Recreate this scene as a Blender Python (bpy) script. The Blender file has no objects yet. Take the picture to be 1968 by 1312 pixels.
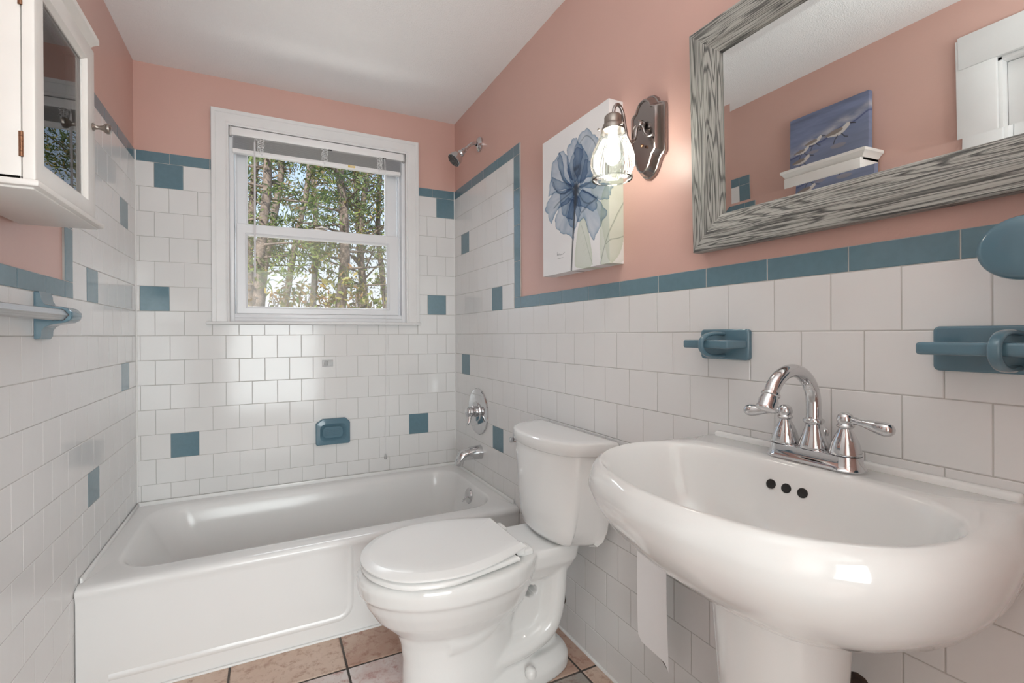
import bpy, bmesh, math, random
import numpy as np
from mathutils import Vector, Matrix
random.seed(4)
rng = np.random.default_rng(7)
PI = math.pi
sc = bpy.context.scene
COL = sc.collection
# ------------------------------------------------------------------ room numbers (metres)
W = 1.4917      # left wall x=0, right wall x=W ; back wall y=0, camera side y<0
ZC = 2.2916     # ceiling
T = .1095       # wall tile pitch
Z0 = 1.0884     # a reference tile joint
FY = -2.66      # front wall (behind the camera)

# ------------------------------------------------------------------ materials
def newmat(name):
    m = bpy.data.materials.new(name); m.use_nodes = True
    return m, m.node_tree.nodes, m.node_tree.links
def bsdf(n): return n['Principled BSDF']
def setp(b, col=None, rough=None, metal=None, spec=None, coat=None, trans=None, ior=None, sub=None, em=None, ems=None, alpha=None):
    if col is not None: b.inputs['Base Color'].default_value = (*col, 1)
    if rough is not None: b.inputs['Roughness'].default_value = rough
    if metal is not None: b.inputs['Metallic'].default_value = metal
    if spec is not None: b.inputs['Specular IOR Level'].default_value = spec
    if coat is not None: b.inputs['Coat Weight'].default_value = coat
    if trans is not None: b.inputs['Transmission Weight'].default_value = trans
    if ior is not None: b.inputs['IOR'].default_value = ior
    if em is not None: b.inputs['Emission Color'].default_value = (*em, 1)
    if ems is not None: b.inputs['Emission Strength'].default_value = ems
    if alpha is not None: b.inputs['Alpha'].default_value = alpha
def add(n, t, **k):
    x = n.new(t)
    for a, v in k.items(): setattr(x, a, v)
    return x
def bump_noise(n, l, b, scale, strength, dist=.001, detail=3, coord='Object', rough=.5):
    tc = add(n, 'ShaderNodeTexCoord'); nz = add(n, 'ShaderNodeTexNoise')
    nz.inputs['Scale'].default_value = scale; nz.inputs['Detail'].default_value = detail; nz.inputs['Roughness'].default_value = rough
    bp = add(n, 'ShaderNodeBump'); bp.inputs['Strength'].default_value = strength; bp.inputs['Distance'].default_value = dist
    l.new(tc.outputs[coord], nz.inputs['Vector']); l.new(nz.outputs['Fac'], bp.inputs['Height']); l.new(bp.outputs['Normal'], b.inputs['Normal'])
    return nz
def mottle(n, l, b, c1, c2, scale, detail=4, lo=.35, hi=.65):
    tc = add(n, 'ShaderNodeTexCoord'); nz = add(n, 'ShaderNodeTexNoise')
    nz.inputs['Scale'].default_value = scale; nz.inputs['Detail'].default_value = detail
    cr = add(n, 'ShaderNodeValToRGB'); cr.color_ramp.elements[0].position = lo; cr.color_ramp.elements[1].position = hi
    cr.color_ramp.elements[0].color = (*c1, 1); cr.color_ramp.elements[1].color = (*c2, 1)
    l.new(tc.outputs['Object'], nz.inputs['Vector']); l.new(nz.outputs['Fac'], cr.inputs['Fac']); l.new(cr.outputs['Color'], b.inputs['Base Color'])
    return cr
def simple(name, col, rough=.5, bump=None, var=None, **k):
    m, n, l = newmat(name); b = bsdf(n); setp(b, col, rough, **k)
    if var: mottle(n, l, b, tuple(c*(1-var[1]) for c in col), tuple(min(1, c*(1+var[1])) for c in col), var[0])
    if bump: bump_noise(n, l, b, *bump)
    return m
M = {}
M['pink'] = simple('coral_pink_paint', (.62, .395, .34), .36, bump=(260, .25, .0008), var=(3, .02))
M['ceiling'] = simple('ceiling_paint', (.90, .90, .90), .85, bump=(170, .9, .003, 5))
M['tile_white'] = simple('white_glazed_tile', (.74, .735, .73), .13, bump=(14, .10, .004, 2), var=(5, .012))
M['tile_blue'] = simple('slate_blue_glazed_tile', (.125, .215, .262), .13, bump=(14, .12, .004, 2), var=(60, .03))
M['grout'] = simple('grey_grout', (.46, .45, .43), .9, bump=(300, .4, .0005), var=(9, .10))
M['caulk'] = simple('white_caulk', (.78, .78, .77), .45, bump=(60, .3, .001))
M['ceramic_blue'] = simple('blue_glazed_ceramic', (.10, .19, .245), .12, bump=(25, .1, .002, 2), coat=.3)
M['porcelain'] = simple('white_porcelain', (.78, .78, .77), .09, bump=(6, .05, .004, 2), coat=.4)
M['enamel'] = simple('white_tub_enamel', (.80, .80, .795), .16, bump=(9, .06, .004, 2))
M['seat'] = simple('white_seat_plastic', (.81, .81, .80), .22, bump=(30, .04, .001))
M['white_paint'] = simple('white_trim_paint', (.76, .76, .76), .35, bump=(120, .15, .0006), var=(8, .02))
M['vinyl'] = simple('white_window_vinyl', (.76, .77, .79), .3, bump=(40, .05, .001))
M['blind'] = simple('white_blind_metal', (.72, .72, .74), .35, bump=(40, .05, .001))
M['blind_bright'] = simple('white_blind_rail', (.84, .84, .84), .4, bump=(40, .05, .001))
M['cabinet'] = simple('cream_white_cabinet_paint', (.78, .76, .73), .35, bump=(90, .12, .0006), var=(7, .02))
M['chrome'] = simple('polished_chrome', (.64, .64, .65), .06, metal=1, bump=(8, .02, .001))
M['nickel'] = simple('brushed_nickel', (.36, .32, .29), .3, metal=1, bump=(150, .08, .0004))
M['pewter'] = simple('dark_pewter_metal', (.34, .31, .30), .2, metal=1, bump=(10, .15, .003))
M['brass'] = simple('aged_brass', (.28, .15, .09), .4, metal=1, bump=(60, .3, .001))
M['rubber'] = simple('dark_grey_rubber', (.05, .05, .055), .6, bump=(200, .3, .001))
M['black'] = simple('painted_hole_shade', (.015, .013, .012), .7, bump=(100, .3, .001))
M['rust'] = simple('rusty_iron', (.06, .035, .025), .8, bump=(200, .6, .002), var=(80, .4))
M['alu'] = simple('ribbed_aluminium', (.52, .52, .52), .38, metal=.8, bump=(50, .1, .0005))
M['paper'] = simple('white_tissue_paper', (.86, .85, .85), .95, bump=(400, .5, .0008))
M['card'] = simple('label_print_yellow', (.75, .55, .12), .6, bump=(100, .05, .0005))
M['cord'] = simple('pale_blind_cord', (.82, .82, .82), .6, bump=(900, .2, .0003))
M['wall_plain'] = simple('hall_paint', (.75, .73, .70), .6, bump=(200, .1, .0006))

def glassmat(name, ior=1.5, tint=(1, 1, 1), body=0., rough=0., bodycol=(.8, .8, .8)):
    """thin pane: looks through where seen square on, mirrors at a glance (Fresnel)"""
    m, n, l = newmat(name); n.remove(bsdf(n)); out = n['Material Output']
    tr = add(n, 'ShaderNodeBsdfTransparent'); tr.inputs['Color'].default_value = (*tint, 1)
    gl = add(n, 'ShaderNodeBsdfGlossy'); gl.inputs['Roughness'].default_value = rough
    fr = add(n, 'ShaderNodeFresnel'); fr.inputs['IOR'].default_value = ior
    mx = add(n, 'ShaderNodeMixShader'); l.new(fr.outputs[0], mx.inputs[0]); l.new(tr.outputs[0], mx.inputs[1]); l.new(gl.outputs[0], mx.inputs[2])
    last = mx
    if body > 0:
        df = add(n, 'ShaderNodeBsdfDiffuse'); df.inputs['Color'].default_value = (*bodycol, 1)
        tl = add(n, 'ShaderNodeBsdfTranslucent'); tl.inputs['Color'].default_value = (*bodycol, 1)
        m2 = add(n, 'ShaderNodeMixShader'); m2.inputs[0].default_value = .5; l.new(df.outputs[0], m2.inputs[1]); l.new(tl.outputs[0], m2.inputs[2])
        m3 = add(n, 'ShaderNodeMixShader'); m3.inputs[0].default_value = body
        l.new(mx.outputs[0], m3.inputs[1]); l.new(m2.outputs[0], m3.inputs[2]); last = m3
    l.new(last.outputs[0], out.inputs['Surface'])
    return m
M['glass'] = glassmat('clear_window_glass', 1.2)
M['glass_cab'] = glassmat('clear_cabinet_glass', 1.75)
M['screen'] = glassmat('insect_screen_mesh', 1.0, body=.09, bodycol=(.50, .45, .38))
M['shade_glass'] = glassmat('ribbed_lamp_glass', 1.32, tint=(.88, .90, .89), body=.006, rough=.03, bodycol=(.9, .93, .9))
M['clear_plastic'] = glassmat('clear_plastic', 1.4, body=.35, bodycol=(.8, .8, .8))

m, n, l = newmat('silvered_mirror'); setp(bsdf(n), (.80, .82, .81), 0.0, 1.0); M['mirror'] = m
m, n, l = newmat('glowing_lamp_bulb'); setp(bsdf(n), (1, 1, 1), .4, em=(1, .92, .82), ems=40); M['bulb'] = m

def wood():
    m, n, l = newmat('weathered_grey_wood'); b = bsdf(n); setp(b, rough=.5)
    uv = add(n, 'ShaderNodeUVMap'); uv.uv_map = 'UVMap'
    mp = add(n, 'ShaderNodeMapping'); mp.inputs['Scale'].default_value = (1.0, 16, 1)
    l.new(uv.outputs[0], mp.inputs[0])
    nz = add(n, 'ShaderNodeTexNoise'); nz.inputs['Scale'].default_value = 2.2; nz.inputs['Detail'].default_value = 1.5; nz.inputs['Roughness'].default_value = .4
    l.new(mp.outputs[0], nz.inputs['Vector'])
    mul = add(n, 'ShaderNodeMath', operation='MULTIPLY'); mul.inputs[1].default_value = 17; l.new(nz.outputs['Fac'], mul.inputs[0])
    fine = add(n, 'ShaderNodeTexNoise'); mp2 = add(n, 'ShaderNodeMapping'); mp2.inputs['Scale'].default_value = (9, 420, 1)
    l.new(uv.outputs[0], mp2.inputs[0]); l.new(mp2.outputs[0], fine.inputs['Vector']); fine.inputs['Scale'].default_value = 1; fine.inputs['Detail'].default_value = 3
    mf = add(n, 'ShaderNodeMath', operation='MULTIPLY'); mf.inputs[1].default_value = .9; l.new(fine.outputs['Fac'], mf.inputs[0])
    ad = add(n, 'ShaderNodeMath', operation='ADD'); l.new(mul.outputs[0], ad.inputs[0]); l.new(mf.outputs[0], ad.inputs[1])
    fr = add(n, 'ShaderNodeMath', operation='FRACT'); l.new(ad.outputs[0], fr.inputs[0])
    cr = add(n, 'ShaderNodeValToRGB'); e = cr.color_ramp.elements
    e[0].position = 0; e[0].color = (.085, .09, .088, 1); e[1].position = 1; e[1].color = (.10, .102, .10, 1)
    for p, c in ((.14, (.16, .16, .15, 1)), (.30, (.42, .42, .39, 1)), (.82, (.40, .40, .37, 1)), (.93, (.16, .16, .15, 1))):
        x = e.new(p); x.color = c
    l.new(fr.outputs[0], cr.inputs['Fac'])
    cr2 = add(n, 'ShaderNodeValToRGB'); cr2.color_ramp.elements[0].position = .40; cr2.color_ramp.elements[1].position = .50
    cr2.color_ramp.elements[0].color = (.35, .37, .36, 1); cr2.color_ramp.elements[1].color = (1, 1, 1, 1)
    l.new(fine.outputs['Fac'], cr2.inputs['Fac'])
    mx = add(n, 'ShaderNodeMix', data_type='RGBA', blend_type='MULTIPLY'); mx.inputs['Factor'].default_value = .8
    l.new(cr.outputs['Color'], mx.inputs['A']); l.new(cr2.outputs['Color'], mx.inputs['B']); l.new(mx.outputs['Result'], b.inputs['Base Color'])
    bp = add(n, 'ShaderNodeBump'); bp.inputs['Strength'].default_value = .35; bp.inputs['Distance'].default_value = .0015
    l.new(fr.outputs[0], bp.inputs['Height']); l.new(bp.outputs['Normal'], b.inputs['Normal'])
    return m
M['wood'] = wood()

def stone(name, a, bcol, c, sc1=5., rough=.45):
    m, n, l = newmat(name); b = bsdf(n); setp(b, rough=rough)
    tc = add(n, 'ShaderNodeTexCoord')
    n1 = add(n, 'ShaderNodeTexNoise'); n1.inputs['Scale'].default_value = sc1; n1.inputs['Detail'].default_value = 8; n1.inputs['Roughness'].default_value = .65
    n2 = add(n, 'ShaderNodeTexNoise'); n2.inputs['Scale'].default_value = sc1*6; n2.inputs['Detail'].default_value = 10; n2.inputs['Roughness'].default_value = .75
    l.new(tc.outputs['Object'], n1.inputs['Vector']); l.new(tc.outputs['Object'], n2.inputs['Vector'])
    r1 = add(n, 'ShaderNodeValToRGB'); e = r1.color_ramp.elements; e[0].position = .38; e[0].color = (*a, 1); e[1].position = .62; e[1].color = (*bcol, 1)
    r2 = add(n, 'ShaderNodeValToRGB'); e = r2.color_ramp.elements; e[0].position = .50; e[0].color = (0, 0, 0, 1); e[1].position = .62; e[1].color = (1, 1, 1, 1)
    l.new(n1.outputs['Fac'], r1.inputs['Fac']); l.new(n2.outputs['Fac'], r2.inputs['Fac'])
    mx = add(n, 'ShaderNodeMix', data_type='RGBA'); l.new(r2.outputs['Color'], mx.inputs['Factor']); l.new(r1.outputs['Color'], mx.inputs['A']); mx.inputs['B'].default_value = (*c, 1)
    l.new(mx.outputs['Result'], b.inputs['Base Color'])
    bp = add(n, 'ShaderNodeBump'); bp.inputs['Strength'].default_value = .4; bp.inputs['Distance'].default_value = .002
    l.new(n2.outputs['Fac'], bp.inputs['Height']); l.new(bp.outputs['Normal'], b.inputs['Normal'])
    return m
M['fl_terra'] = stone('floor_tile_terracotta', (.47, .30, .23), (.56, .42, .34), (.35, .19, .14))
M['fl_tan'] = stone('floor_tile_tan', (.64, .50, .41), (.58, .42, .33), (.42, .27, .20))
M['fl_pale'] = stone('floor_tile_pale', (.72, .66, .64), (.60, .44, .40), (.50, .30, .27))
M['fl_grey'] = stone('floor_tile_grey', (.33, .32, .30), (.40, .35, .31), (.28, .21, .18))
M['fl_grout'] = simple('dark_floor_grout', (.10, .085, .075), .9, bump=(200, .6, .001), var=(5, .3))

def vcol(name, rough=.6, bump=(600, .3, .0004)):
    m, n, l = newmat(name); b = bsdf(n); setp(b, rough=rough)
    at = add(n, 'ShaderNodeAttribute'); at.attribute_name = 'paint'; l.new(at.outputs['Color'], b.inputs['Base Color'])
    bump_noise(n, l, b, *bump); return m
M['print'] = vcol('canvas_print')
def leafmat(name, c1, c2, tl=.35):
    m, n, l = newmat(name); n.remove(bsdf(n)); out = n['Material Output']
    tc = add(n, 'ShaderNodeTexCoord'); nz = add(n, 'ShaderNodeTexNoise'); nz.inputs['Scale'].default_value = 1.3; nz.inputs['Detail'].default_value = 5
    cr = add(n, 'ShaderNodeValToRGB'); cr.color_ramp.elements[0].position = .35; cr.color_ramp.elements[1].position = .65
    cr.color_ramp.elements[0].color = (*c1, 1); cr.color_ramp.elements[1].color = (*c2, 1)
    l.new(tc.outputs['Object'], nz.inputs['Vector']); l.new(nz.outputs['Fac'], cr.inputs['Fac'])
    a = add(n, 'ShaderNodeBsdfDiffuse'); t = add(n, 'ShaderNodeBsdfTranslucent'); mx = add(n, 'ShaderNodeMixShader'); mx.inputs[0].default_value = tl
    for s in (a, t): l.new(cr.outputs['Color'], s.inputs['Color'])
    l.new(a.outputs[0], mx.inputs[1]); l.new(t.outputs[0], mx.inputs[2]); l.new(mx.outputs[0], out.inputs['Surface']); return m
M['needle'] = leafmat('pine_needles', (.09, .13, .07), (.18, .22, .11))
M['leaf_green'] = leafmat('green_leaves', (.14, .20, .06), (.28, .32, .12))
M['leaf_gold'] = leafmat('golden_autumn_leaves', (.42, .30, .10), (.36, .36, .15))
M['leaf_rust'] = leafmat('brown_autumn_leaves', (.36, .21, .10), (.44, .32, .16))
M['bark'] = simple('grey_brown_bark', (.17, .135, .11), .9, bump=(30, 1, .02, 5), var=(9, .4))
M['ground'] = simple('leafy_ground', (.22, .17, .09), 1, bump=(3, 1, .05, 5), var=(2, .3))

# ------------------------------------------------------------------ mesh builder
def frame_from(d, up=Vector((0, 0, 1))):
    d = Vector(d).normalized()
    if abs(d.dot(up)) > .97: up = Vector((1, 0, 0))
    a = d.cross(up).normalized(); b = a.cross(d).normalized()
    return a, b, d
ORG = {}
class G:
    def __init__(s): s.v = []; s.f = []; s.m = []; s.uv = []
    def add(s, vs, fs, mi=0, uvs=None):
        o = len(s.v); s.v += [tuple(x) for x in vs]
        for k, f in enumerate(fs):
            s.f.append(tuple(i+o for i in f)); s.m.append(mi); s.uv.append(uvs[k] if uvs else None)
    def box(s, a, b, bev=0., mi=0, seg=2):
        x0, y0, z0 = [min(p, q) for p, q in zip(a, b)]; x1, y1, z1 = [max(p, q) for p, q in zip(a, b)]
        if bev <= 0:
            s.add([(x0, y0, z0), (x1, y0, z0), (x1, y1, z0), (x0, y1, z0), (x0, y0, z1), (x1, y0, z1), (x1, y1, z1), (x0, y1, z1)],
                  [(3, 2, 1, 0), (4, 5, 6, 7), (0, 1, 5, 4), (1, 2, 6, 5), (2, 3, 7, 6), (3, 0, 4, 7)], mi); return
        bev = min(bev, (x1-x0)*.49, (y1-y0)*.49, (z1-z0)*.49)
        bm = bmesh.new(); bmesh.ops.create_cube(bm, size=1)
        for v in bm.verts: v.co = Vector(((x0+x1)/2+v.co.x*(x1-x0), (y0+y1)/2+v.co.y*(y1-y0), (z0+z1)/2+v.co.z*(z1-z0)))
        bmesh.ops.bevel(bm, geom=list(bm.edges), offset=bev, segments=seg, profile=.5, affect='EDGES')
        s.bm(bm, mi)
    def bm(s, bm, mi=0):
        bm.verts.index_update(); s.add([v.co[:] for v in bm.verts], [[v.index for v in f.verts] for f in bm.faces], mi); bm.free()
    def loft(s, rings, mi=0, close=True, cap0=False, cap1=False, flip=False):
        n = len(rings[0]); vs = [p for r in rings for p in r]; fs = []
        for i in range(len(rings)-1):
            for j in range(n if close else n-1):
                a = i*n+j; b = i*n+(j+1) % n; q = (a, b, b+n, a+n); fs.append(q[::-1] if flip else q)
        if cap0: fs.append(tuple(range(n)) if flip else tuple(range(n))[::-1])
        if cap1: q = tuple(range((len(rings)-1)*n, len(rings)*n)); fs.append(q[::-1] if flip else q)
        s.add(vs, fs, mi)
    def lathe(s, prof, org, axis=(0, 0, 1), n=32, mi=0, cap0=True, cap1=True, sx=1., sy=1., rib=None):
        a, b, d = frame_from(axis); o = Vector(org); rings = []
        for k, (r, h) in enumerate(prof):
            ring = []
            for j in range(n):
                t = 2*PI*j/n; rr = r*(rib(t, k) if rib else 1.)
                ring.append(o+d*h+a*(rr*math.cos(t)*sx)+b*(rr*math.sin(t)*sy))
            rings.append(ring)
        s.loft(rings, mi, cap0=cap0, cap1=cap1)
    def tube(s, pts, r, n=12, mi=0, caps=True, sx=1., up=Vector((0, 0, 1))):
        pts = [Vector(p) for p in pts]; N = len(pts)
        rs = r if isinstance(r, (list, tuple)) else [r]*N
        rings = []; pa = None
        for i, p in enumerate(pts):
            d = (pts[min(i+1, N-1)]-pts[max(i-1, 0)]).normalized()
            if pa is None: a, b, _ = frame_from(d, up)
            else:
                a = (pa-d*pa.dot(d)).normalized(); b = a.cross(d)*-1; b = d.cross(a)*-1 if False else a.cross(d)
            if pa is None: b = a.cross(d)
            pa = a
            rings.append([p+a*(rs[i]*math.cos(2*PI*j/n)*sx)+b*(rs[i]*math.sin(2*PI*j/n)) for j in range(n)])
        s.loft(rings, mi, cap0=caps, cap1=caps, flip=True)
    def sphere(s, c, r, n=20, mi=0, sc3=(1, 1, 1)):
        bm = bmesh.new(); bmesh.ops.create_uvsphere(bm, u_segments=n, v_segments=max(6, n//2), radius=r)
        for v in bm.verts: v.co = Vector((c[0]+v.co.x*sc3[0], c[1]+v.co.y*sc3[1], c[2]+v.co.z*sc3[2]))
        s.bm(bm, mi)
    def prism(s, poly, fn, d0, d1, mi=0):
        """poly: 2D outline ; fn(u,v,d) -> xyz"""
        n = len(poly); vs = [fn(u, v, d0) for u, v in poly]+[fn(u, v, d1) for u, v in poly]
        s.add(vs, [tuple(range(n))[::-1], tuple(range(n, 2*n))]+[(i, (i+1) % n, (i+1) % n+n, i+n) for i in range(n)], mi)
    def build(s, name, mats, parent=None, smooth=38, org=None, label=None):
        if not isinstance(mats, (list, tuple)): mats = [mats]
        if parent is not None: o0 = ORG[parent.name]
        elif org is not None: o0 = Vector(org)
        else:
            A = np.array(s.v); o0 = Vector(((A[:, 0].min()+A[:, 0].max())/2, (A[:, 1].min()+A[:, 1].max())/2, A[:, 2].min()))
        me = bpy.data.meshes.new(name)
        me.from_pydata([(x-o0.x, y-o0.y, z-o0.z) for x, y, z in s.v], [], s.f)
        for mm in mats: me.materials.append(mm)
        me.polygons.foreach_set('material_index', s.m)
        if any(u is not None for u in s.uv):
            ul = me.uv_layers.new(name='UVMap')
            for p, u in zip(me.polygons, s.uv):
                if u:
                    for li, q in zip(p.loop_indices, u): ul.data[li].uv = q
        me.validate(); me.update()
        bm = bmesh.new(); bm.from_mesh(me)
        bmesh.ops.recalc_face_normals(bm, faces=bm.faces) if not getattr(s, 'raw', False) else None
        bm.to_mesh(me); bm.free()
        if smooth:
            me.polygons.foreach_set('use_smooth', [True]*len(me.polygons))
            me.set_sharp_from_angle(angle=math.radians(smooth))
        o = bpy.data.objects.new(name, me); COL.objects.link(o)
        if parent is not None: o.parent = parent; ORG[o.name] = o0
        else: o.location = o0; ORG[o.name] = o0
        if label: o['label'] = label
        return o
def tag(o, label=None, cat=None, group=None, kind=None):
    if label: o['label'] = label
    if cat: o['category'] = cat
    if group: o['group'] = group
    if kind: o['kind'] = kind
    return o
def thing(name, loc, label=None, cat=None, group=None, kind=None):
    o = bpy.data.objects.new(name, None); COL.objects.link(o); o.location = loc; o.empty_display_size = .05
    ORG[o.name] = Vector(loc); return tag(o, label, cat, group, kind)
def subdiv(o, lv=2):
    md = o.modifiers.new('subdivision', 'SUBSURF'); md.levels = lv; md.render_levels = lv
def rrect(x0, x1, y0, y1, r, z=None, n=6):
    P = []
    for cx, cy, a0 in ((x1-r, y1-r, 0), (x0+r, y1-r, 90), (x0+r, y0+r, 180), (x1-r, y0+r, 270)):
        for k in range(n+1):
            a = math.radians(a0+90*k/n); P.append((cx+r*math.cos(a), cy+r*math.sin(a)) if z is None else (cx+r*math.cos(a), cy+r*math.sin(a), z))
    return P
def catmull(pts, per=8, closed=True):
    n = len(pts); out = []
    for i in range(n if closed else n-1):
        g = lambda k: Vector(pts[k % n]) if closed else Vector(pts[max(0, min(n-1, k))])
        p0, p1, p2, p3 = g(i-1), g(i), g(i+1), g(i+2)
        for k in range(per):
            t = k/per
            out.append(.5*((2*p1)+(-p0+p2)*t+(2*p0-5*p1+4*p2-p3)*t*t+(-p0+3*p1-3*p2+p3)*t**3))
    if not closed: out.append(Vector(pts[-1]))
    return out

# ------------------------------------------------------------------ tiled walls
def subtract(rects, hole):
    out = []
    hx0, hx1, hz0, hz1 = hole
    for (a0, a1, b0, b1, c) in rects:
        if a1 <= hx0 or a0 >= hx1 or b1 <= hz0 or b0 >= hz1: out.append((a0, a1, b0, b1, c)); continue
        if a0 < hx0: out.append((a0, hx0, b0, b1, c)); a0 = hx0
        if a1 > hx1: out.append((hx1, a1, b0, b1, c)); a1 = hx1
        if b0 < hz0: out.append((a0, a1, b0, hz0, c)); b0 = hz0
        if b1 > hz1: out.append((a0, a1, hz1, b1, c)); b1 = hz1
    return [r for r in out if r[1]-r[0] > .003 and r[3]-r[2] > .003]
def tile_rects(a0, a1, zb, zt, phase, accents):
    """running bond rows; phase = joint position for odd rows (row k spans Z0+kT..Z0+(k+1)T)"""
    R = []
    for k in range(-12, 12):
        z0 = Z0+k*T; z1 = z0+T
        c0, c1 = max(z0, zb), min(z1, zt)
        if c1-c0 < .004: continue
        ph = phase if k % 2 else phase+T/2
        i = math.floor((a0-ph)/T)-1
        while ph+i*T < a1:
            p0 = max(ph+i*T, a0); p1 = min(ph+(i+1)*T, a1)
            if p1-p0 > .004:
                mid = ph+(i+.5)*T
                blue = any(k == kk and abs(mid-m) < T*.5 for kk, m in accents)
                R.append((p0, p1, c0, c1, 1 if blue else 0))
            i += 1
    return R
def trim_h(a0, a1, z0, z1, joint, L=.1541):
    R = []; i = math.floor((a0-joint)/L)-1
    while joint+i*L < a1:
        p0 = max(joint+i*L, a0); p1 = min(joint+(i+1)*L, a1)
        if p1-p0 > .004: R.append((p0, p1, z0, z1, 1))
        i += 1
    return R
def trim_v(a0, a1, z0, z1, L=.155):
    R = []; z = z0
    while z < z1-.004: R.append((a0, a1, z, min(z+L, z1), 1)); z += L
    return R
def tile_mesh(g, rects, fn, grout_regions, thick=.004):
    """fn(a, z, d): a along wall, d = how far out from the tile face (negative = into wall)"""
    for (a0, a1, z0, z1) in grout_regions:
        q = [fn(a0, z0, -.0009), fn(a1, z0, -.0009), fn(a1, z1, -.0009), fn(a0, z1, -.0009)]
        q2 = [fn(a0, z0, -thick), fn(a1, z0, -thick), fn(a1, z1, -thick), fn(a0, z1, -thick)]
        g.add(q+q2, [(0, 1, 2, 3), (0, 4, 5, 1), (1, 5, 6, 2), (2, 6, 7, 3), (3, 7, 4, 0)], 2)
    gp = .0006; bv = .0019
    for (a0, a1, z0, z1, c) in rects:
        A0, A1, B0, B1 = a0+gp, a1-gp, z0+gp, z1-gp
        t = [random.uniform(-.00012, .00012) for _ in range(3)]
        base = random.uniform(-.0001, .0001)
        vs = [fn(A0, B0, -.0012), fn(A1, B0, -.0012), fn(A1, B1, -.0012), fn(A0, B1, -.0012)]
        b1 = bv*.45
        vs += [fn(A0+b1, B0+b1, -.0003), fn(A1-b1, B0+b1, -.0003), fn(A1-b1, B1-b1, -.0003), fn(A0+b1, B1-b1, -.0003)]
        vs += [fn(A0+bv, B0+bv, base+t[0]), fn(A1-bv, B0+bv, base+t[1]), fn(A1-bv, B1-bv, base+t[2]), fn(A0+bv, B1-bv, base+t[0]+t[2]-t[1])]
        fs = [(8, 9, 10, 11)]+[(i, (i+1) % 4, (i+1) % 4+4, i+4) for i in range(4)]+[(i+4, (i+1) % 4+4, (i+1) % 4+8, i+8) for i in range(4)]
        g.add(vs, fs, c)
TM = [M['tile_white'], M['tile_blue'], M['grout']]
K1 = Z0+T; K7 = Z0+7*T; TH = .0475
# back wall : with the window opening x .36-1.204, z 1.168-2.07
PW = .006      # painted wall face sits behind the tile face
WX0, WX1, WZ0, WZ1 = .360, 1.204, 1.140, 2.068
g = G(); Dp = .16
def wall_with_hole(g, x0, x1, z0, z1, hx0, hx1, hz0, hz1, yf, yb):
    for (a0, a1, b0, b1) in ((x0, hx0, z0, z1), (hx1, x1, z0, z1), (hx0, hx1, z0, hz0), (hx0, hx1, hz1, z1)): g.box((a0, yf, b0), (a1, yb, b1))
wall_with_hole(g, -.15, W+.15, -.05, ZC+.08, WX0, WX1, WZ0, WZ1, PW, Dp)
wb = tag(g.build('wall_back', M['pink'], smooth=0, org=(0, 0, 0)), kind='structure')
ab = .014
acc = [(6, .124), (1, .066), (-5, .178), (6, 1.438), (1, 1.383), (-5, 1.274)]
R = tile_rects(0, W, .36, K7, ab, acc)+trim_h(0, W, K7, K7+TH, .127)
CASE = (.289, 1.270, 1.14, 2.14)
R = subtract(R, CASE)
g = G(); g.raw = True
tile_mesh(g, R, lambda a, z, d: (a, -d, z), [(0, W, .30, 1.14), (0, .289, 1.14, K7+TH), (1.27, W, 1.14, K7+TH)], thick=.0065)
tag(g.build('tile_surround', TM, wb, smooth=0))
# right wall
g = G(); g.box((W+PW, -3.0, -.05), (W+PW+.12, Dp, ZC+.08)); wr = tag(g.build('wall_right', M['pink'], smooth=0, org=(W, 0, 0)), kind='structure')
yv = -.705; yb2 = -.760
rowsR = lambda k: (-.263 if k % 2 else -.318)
accR = [(4, -.155), (1, -.535), (-2, -.155), (-5, -.540)]
R = tile_rects(FY, 0, 0, K1, -.263, accR)+tile_rects(yv, 0, K1, K7, -.263, accR)
R += trim_h(yv, 0, K7, K7+TH, yv)+[(yb2+.002, yv, K7, K7+TH, 1)]+trim_v(yb2+.002, yv, K1+TH, K7, .155)+[(yb2+.002, yv, K1, K1+TH, 1)]
R += trim_h(FY, yb2+.002, K1, K1+TH, -.9114)
g = G(); g.raw = True
tile_mesh(g, R, lambda a, z, d: (W-d, a, z), [(FY, 0, 0, K1+TH), (yb2+.002, 0, K1+TH, K7+TH)], thick=.0065)
g.build('tile_surround', TM, wr, smooth=0)
# left wall (door opening further back towards the camera)
DY0, DY1, DZ = -2.50, -1.75, 2.02
g = G()
g.box((-PW-.12, DY1, -.05), (-PW, Dp, ZC+.08)); g.box((-PW-.12, -3.0, -.05), (-PW, DY0, ZC+.08)); g.box((-PW-.12, DY0, DZ), (-PW, DY1, ZC+.08))
wl = tag(g.build('wall_left', M['pink'], smooth=0, org=(0, 0, 0)), kind='structure')
yl = -.723; yl2 = -.785
accL = [(1, -.557), (-2, -.173), (4, -.173), (-5, -.557)]
R = tile_rects(-1.64, 0, 0, K1, -.389, accL)+tile_rects(yl, 0, K1, K7, -.389, accL)
R += trim_h(yl, 0, K7, K7+TH, yl)+[(yl2, yl, K7, K7+TH, 1)]+trim_v(yl2, yl, K1+TH, K7, .155)+[(yl2, yl, K1, K1+TH, 1)]
R += trim_h(-1.64, yl2, K1, K1+TH, -.9114)
g = G(); g.raw = True
tile_mesh(g, R, lambda a, z, d: (d, a, z), [(-1.64, 0, 0, K1+TH), (yl2, 0, K1+TH, K7+TH)], thick=.0065)
g.build('tile_surround', TM, wl, smooth=0)
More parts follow.
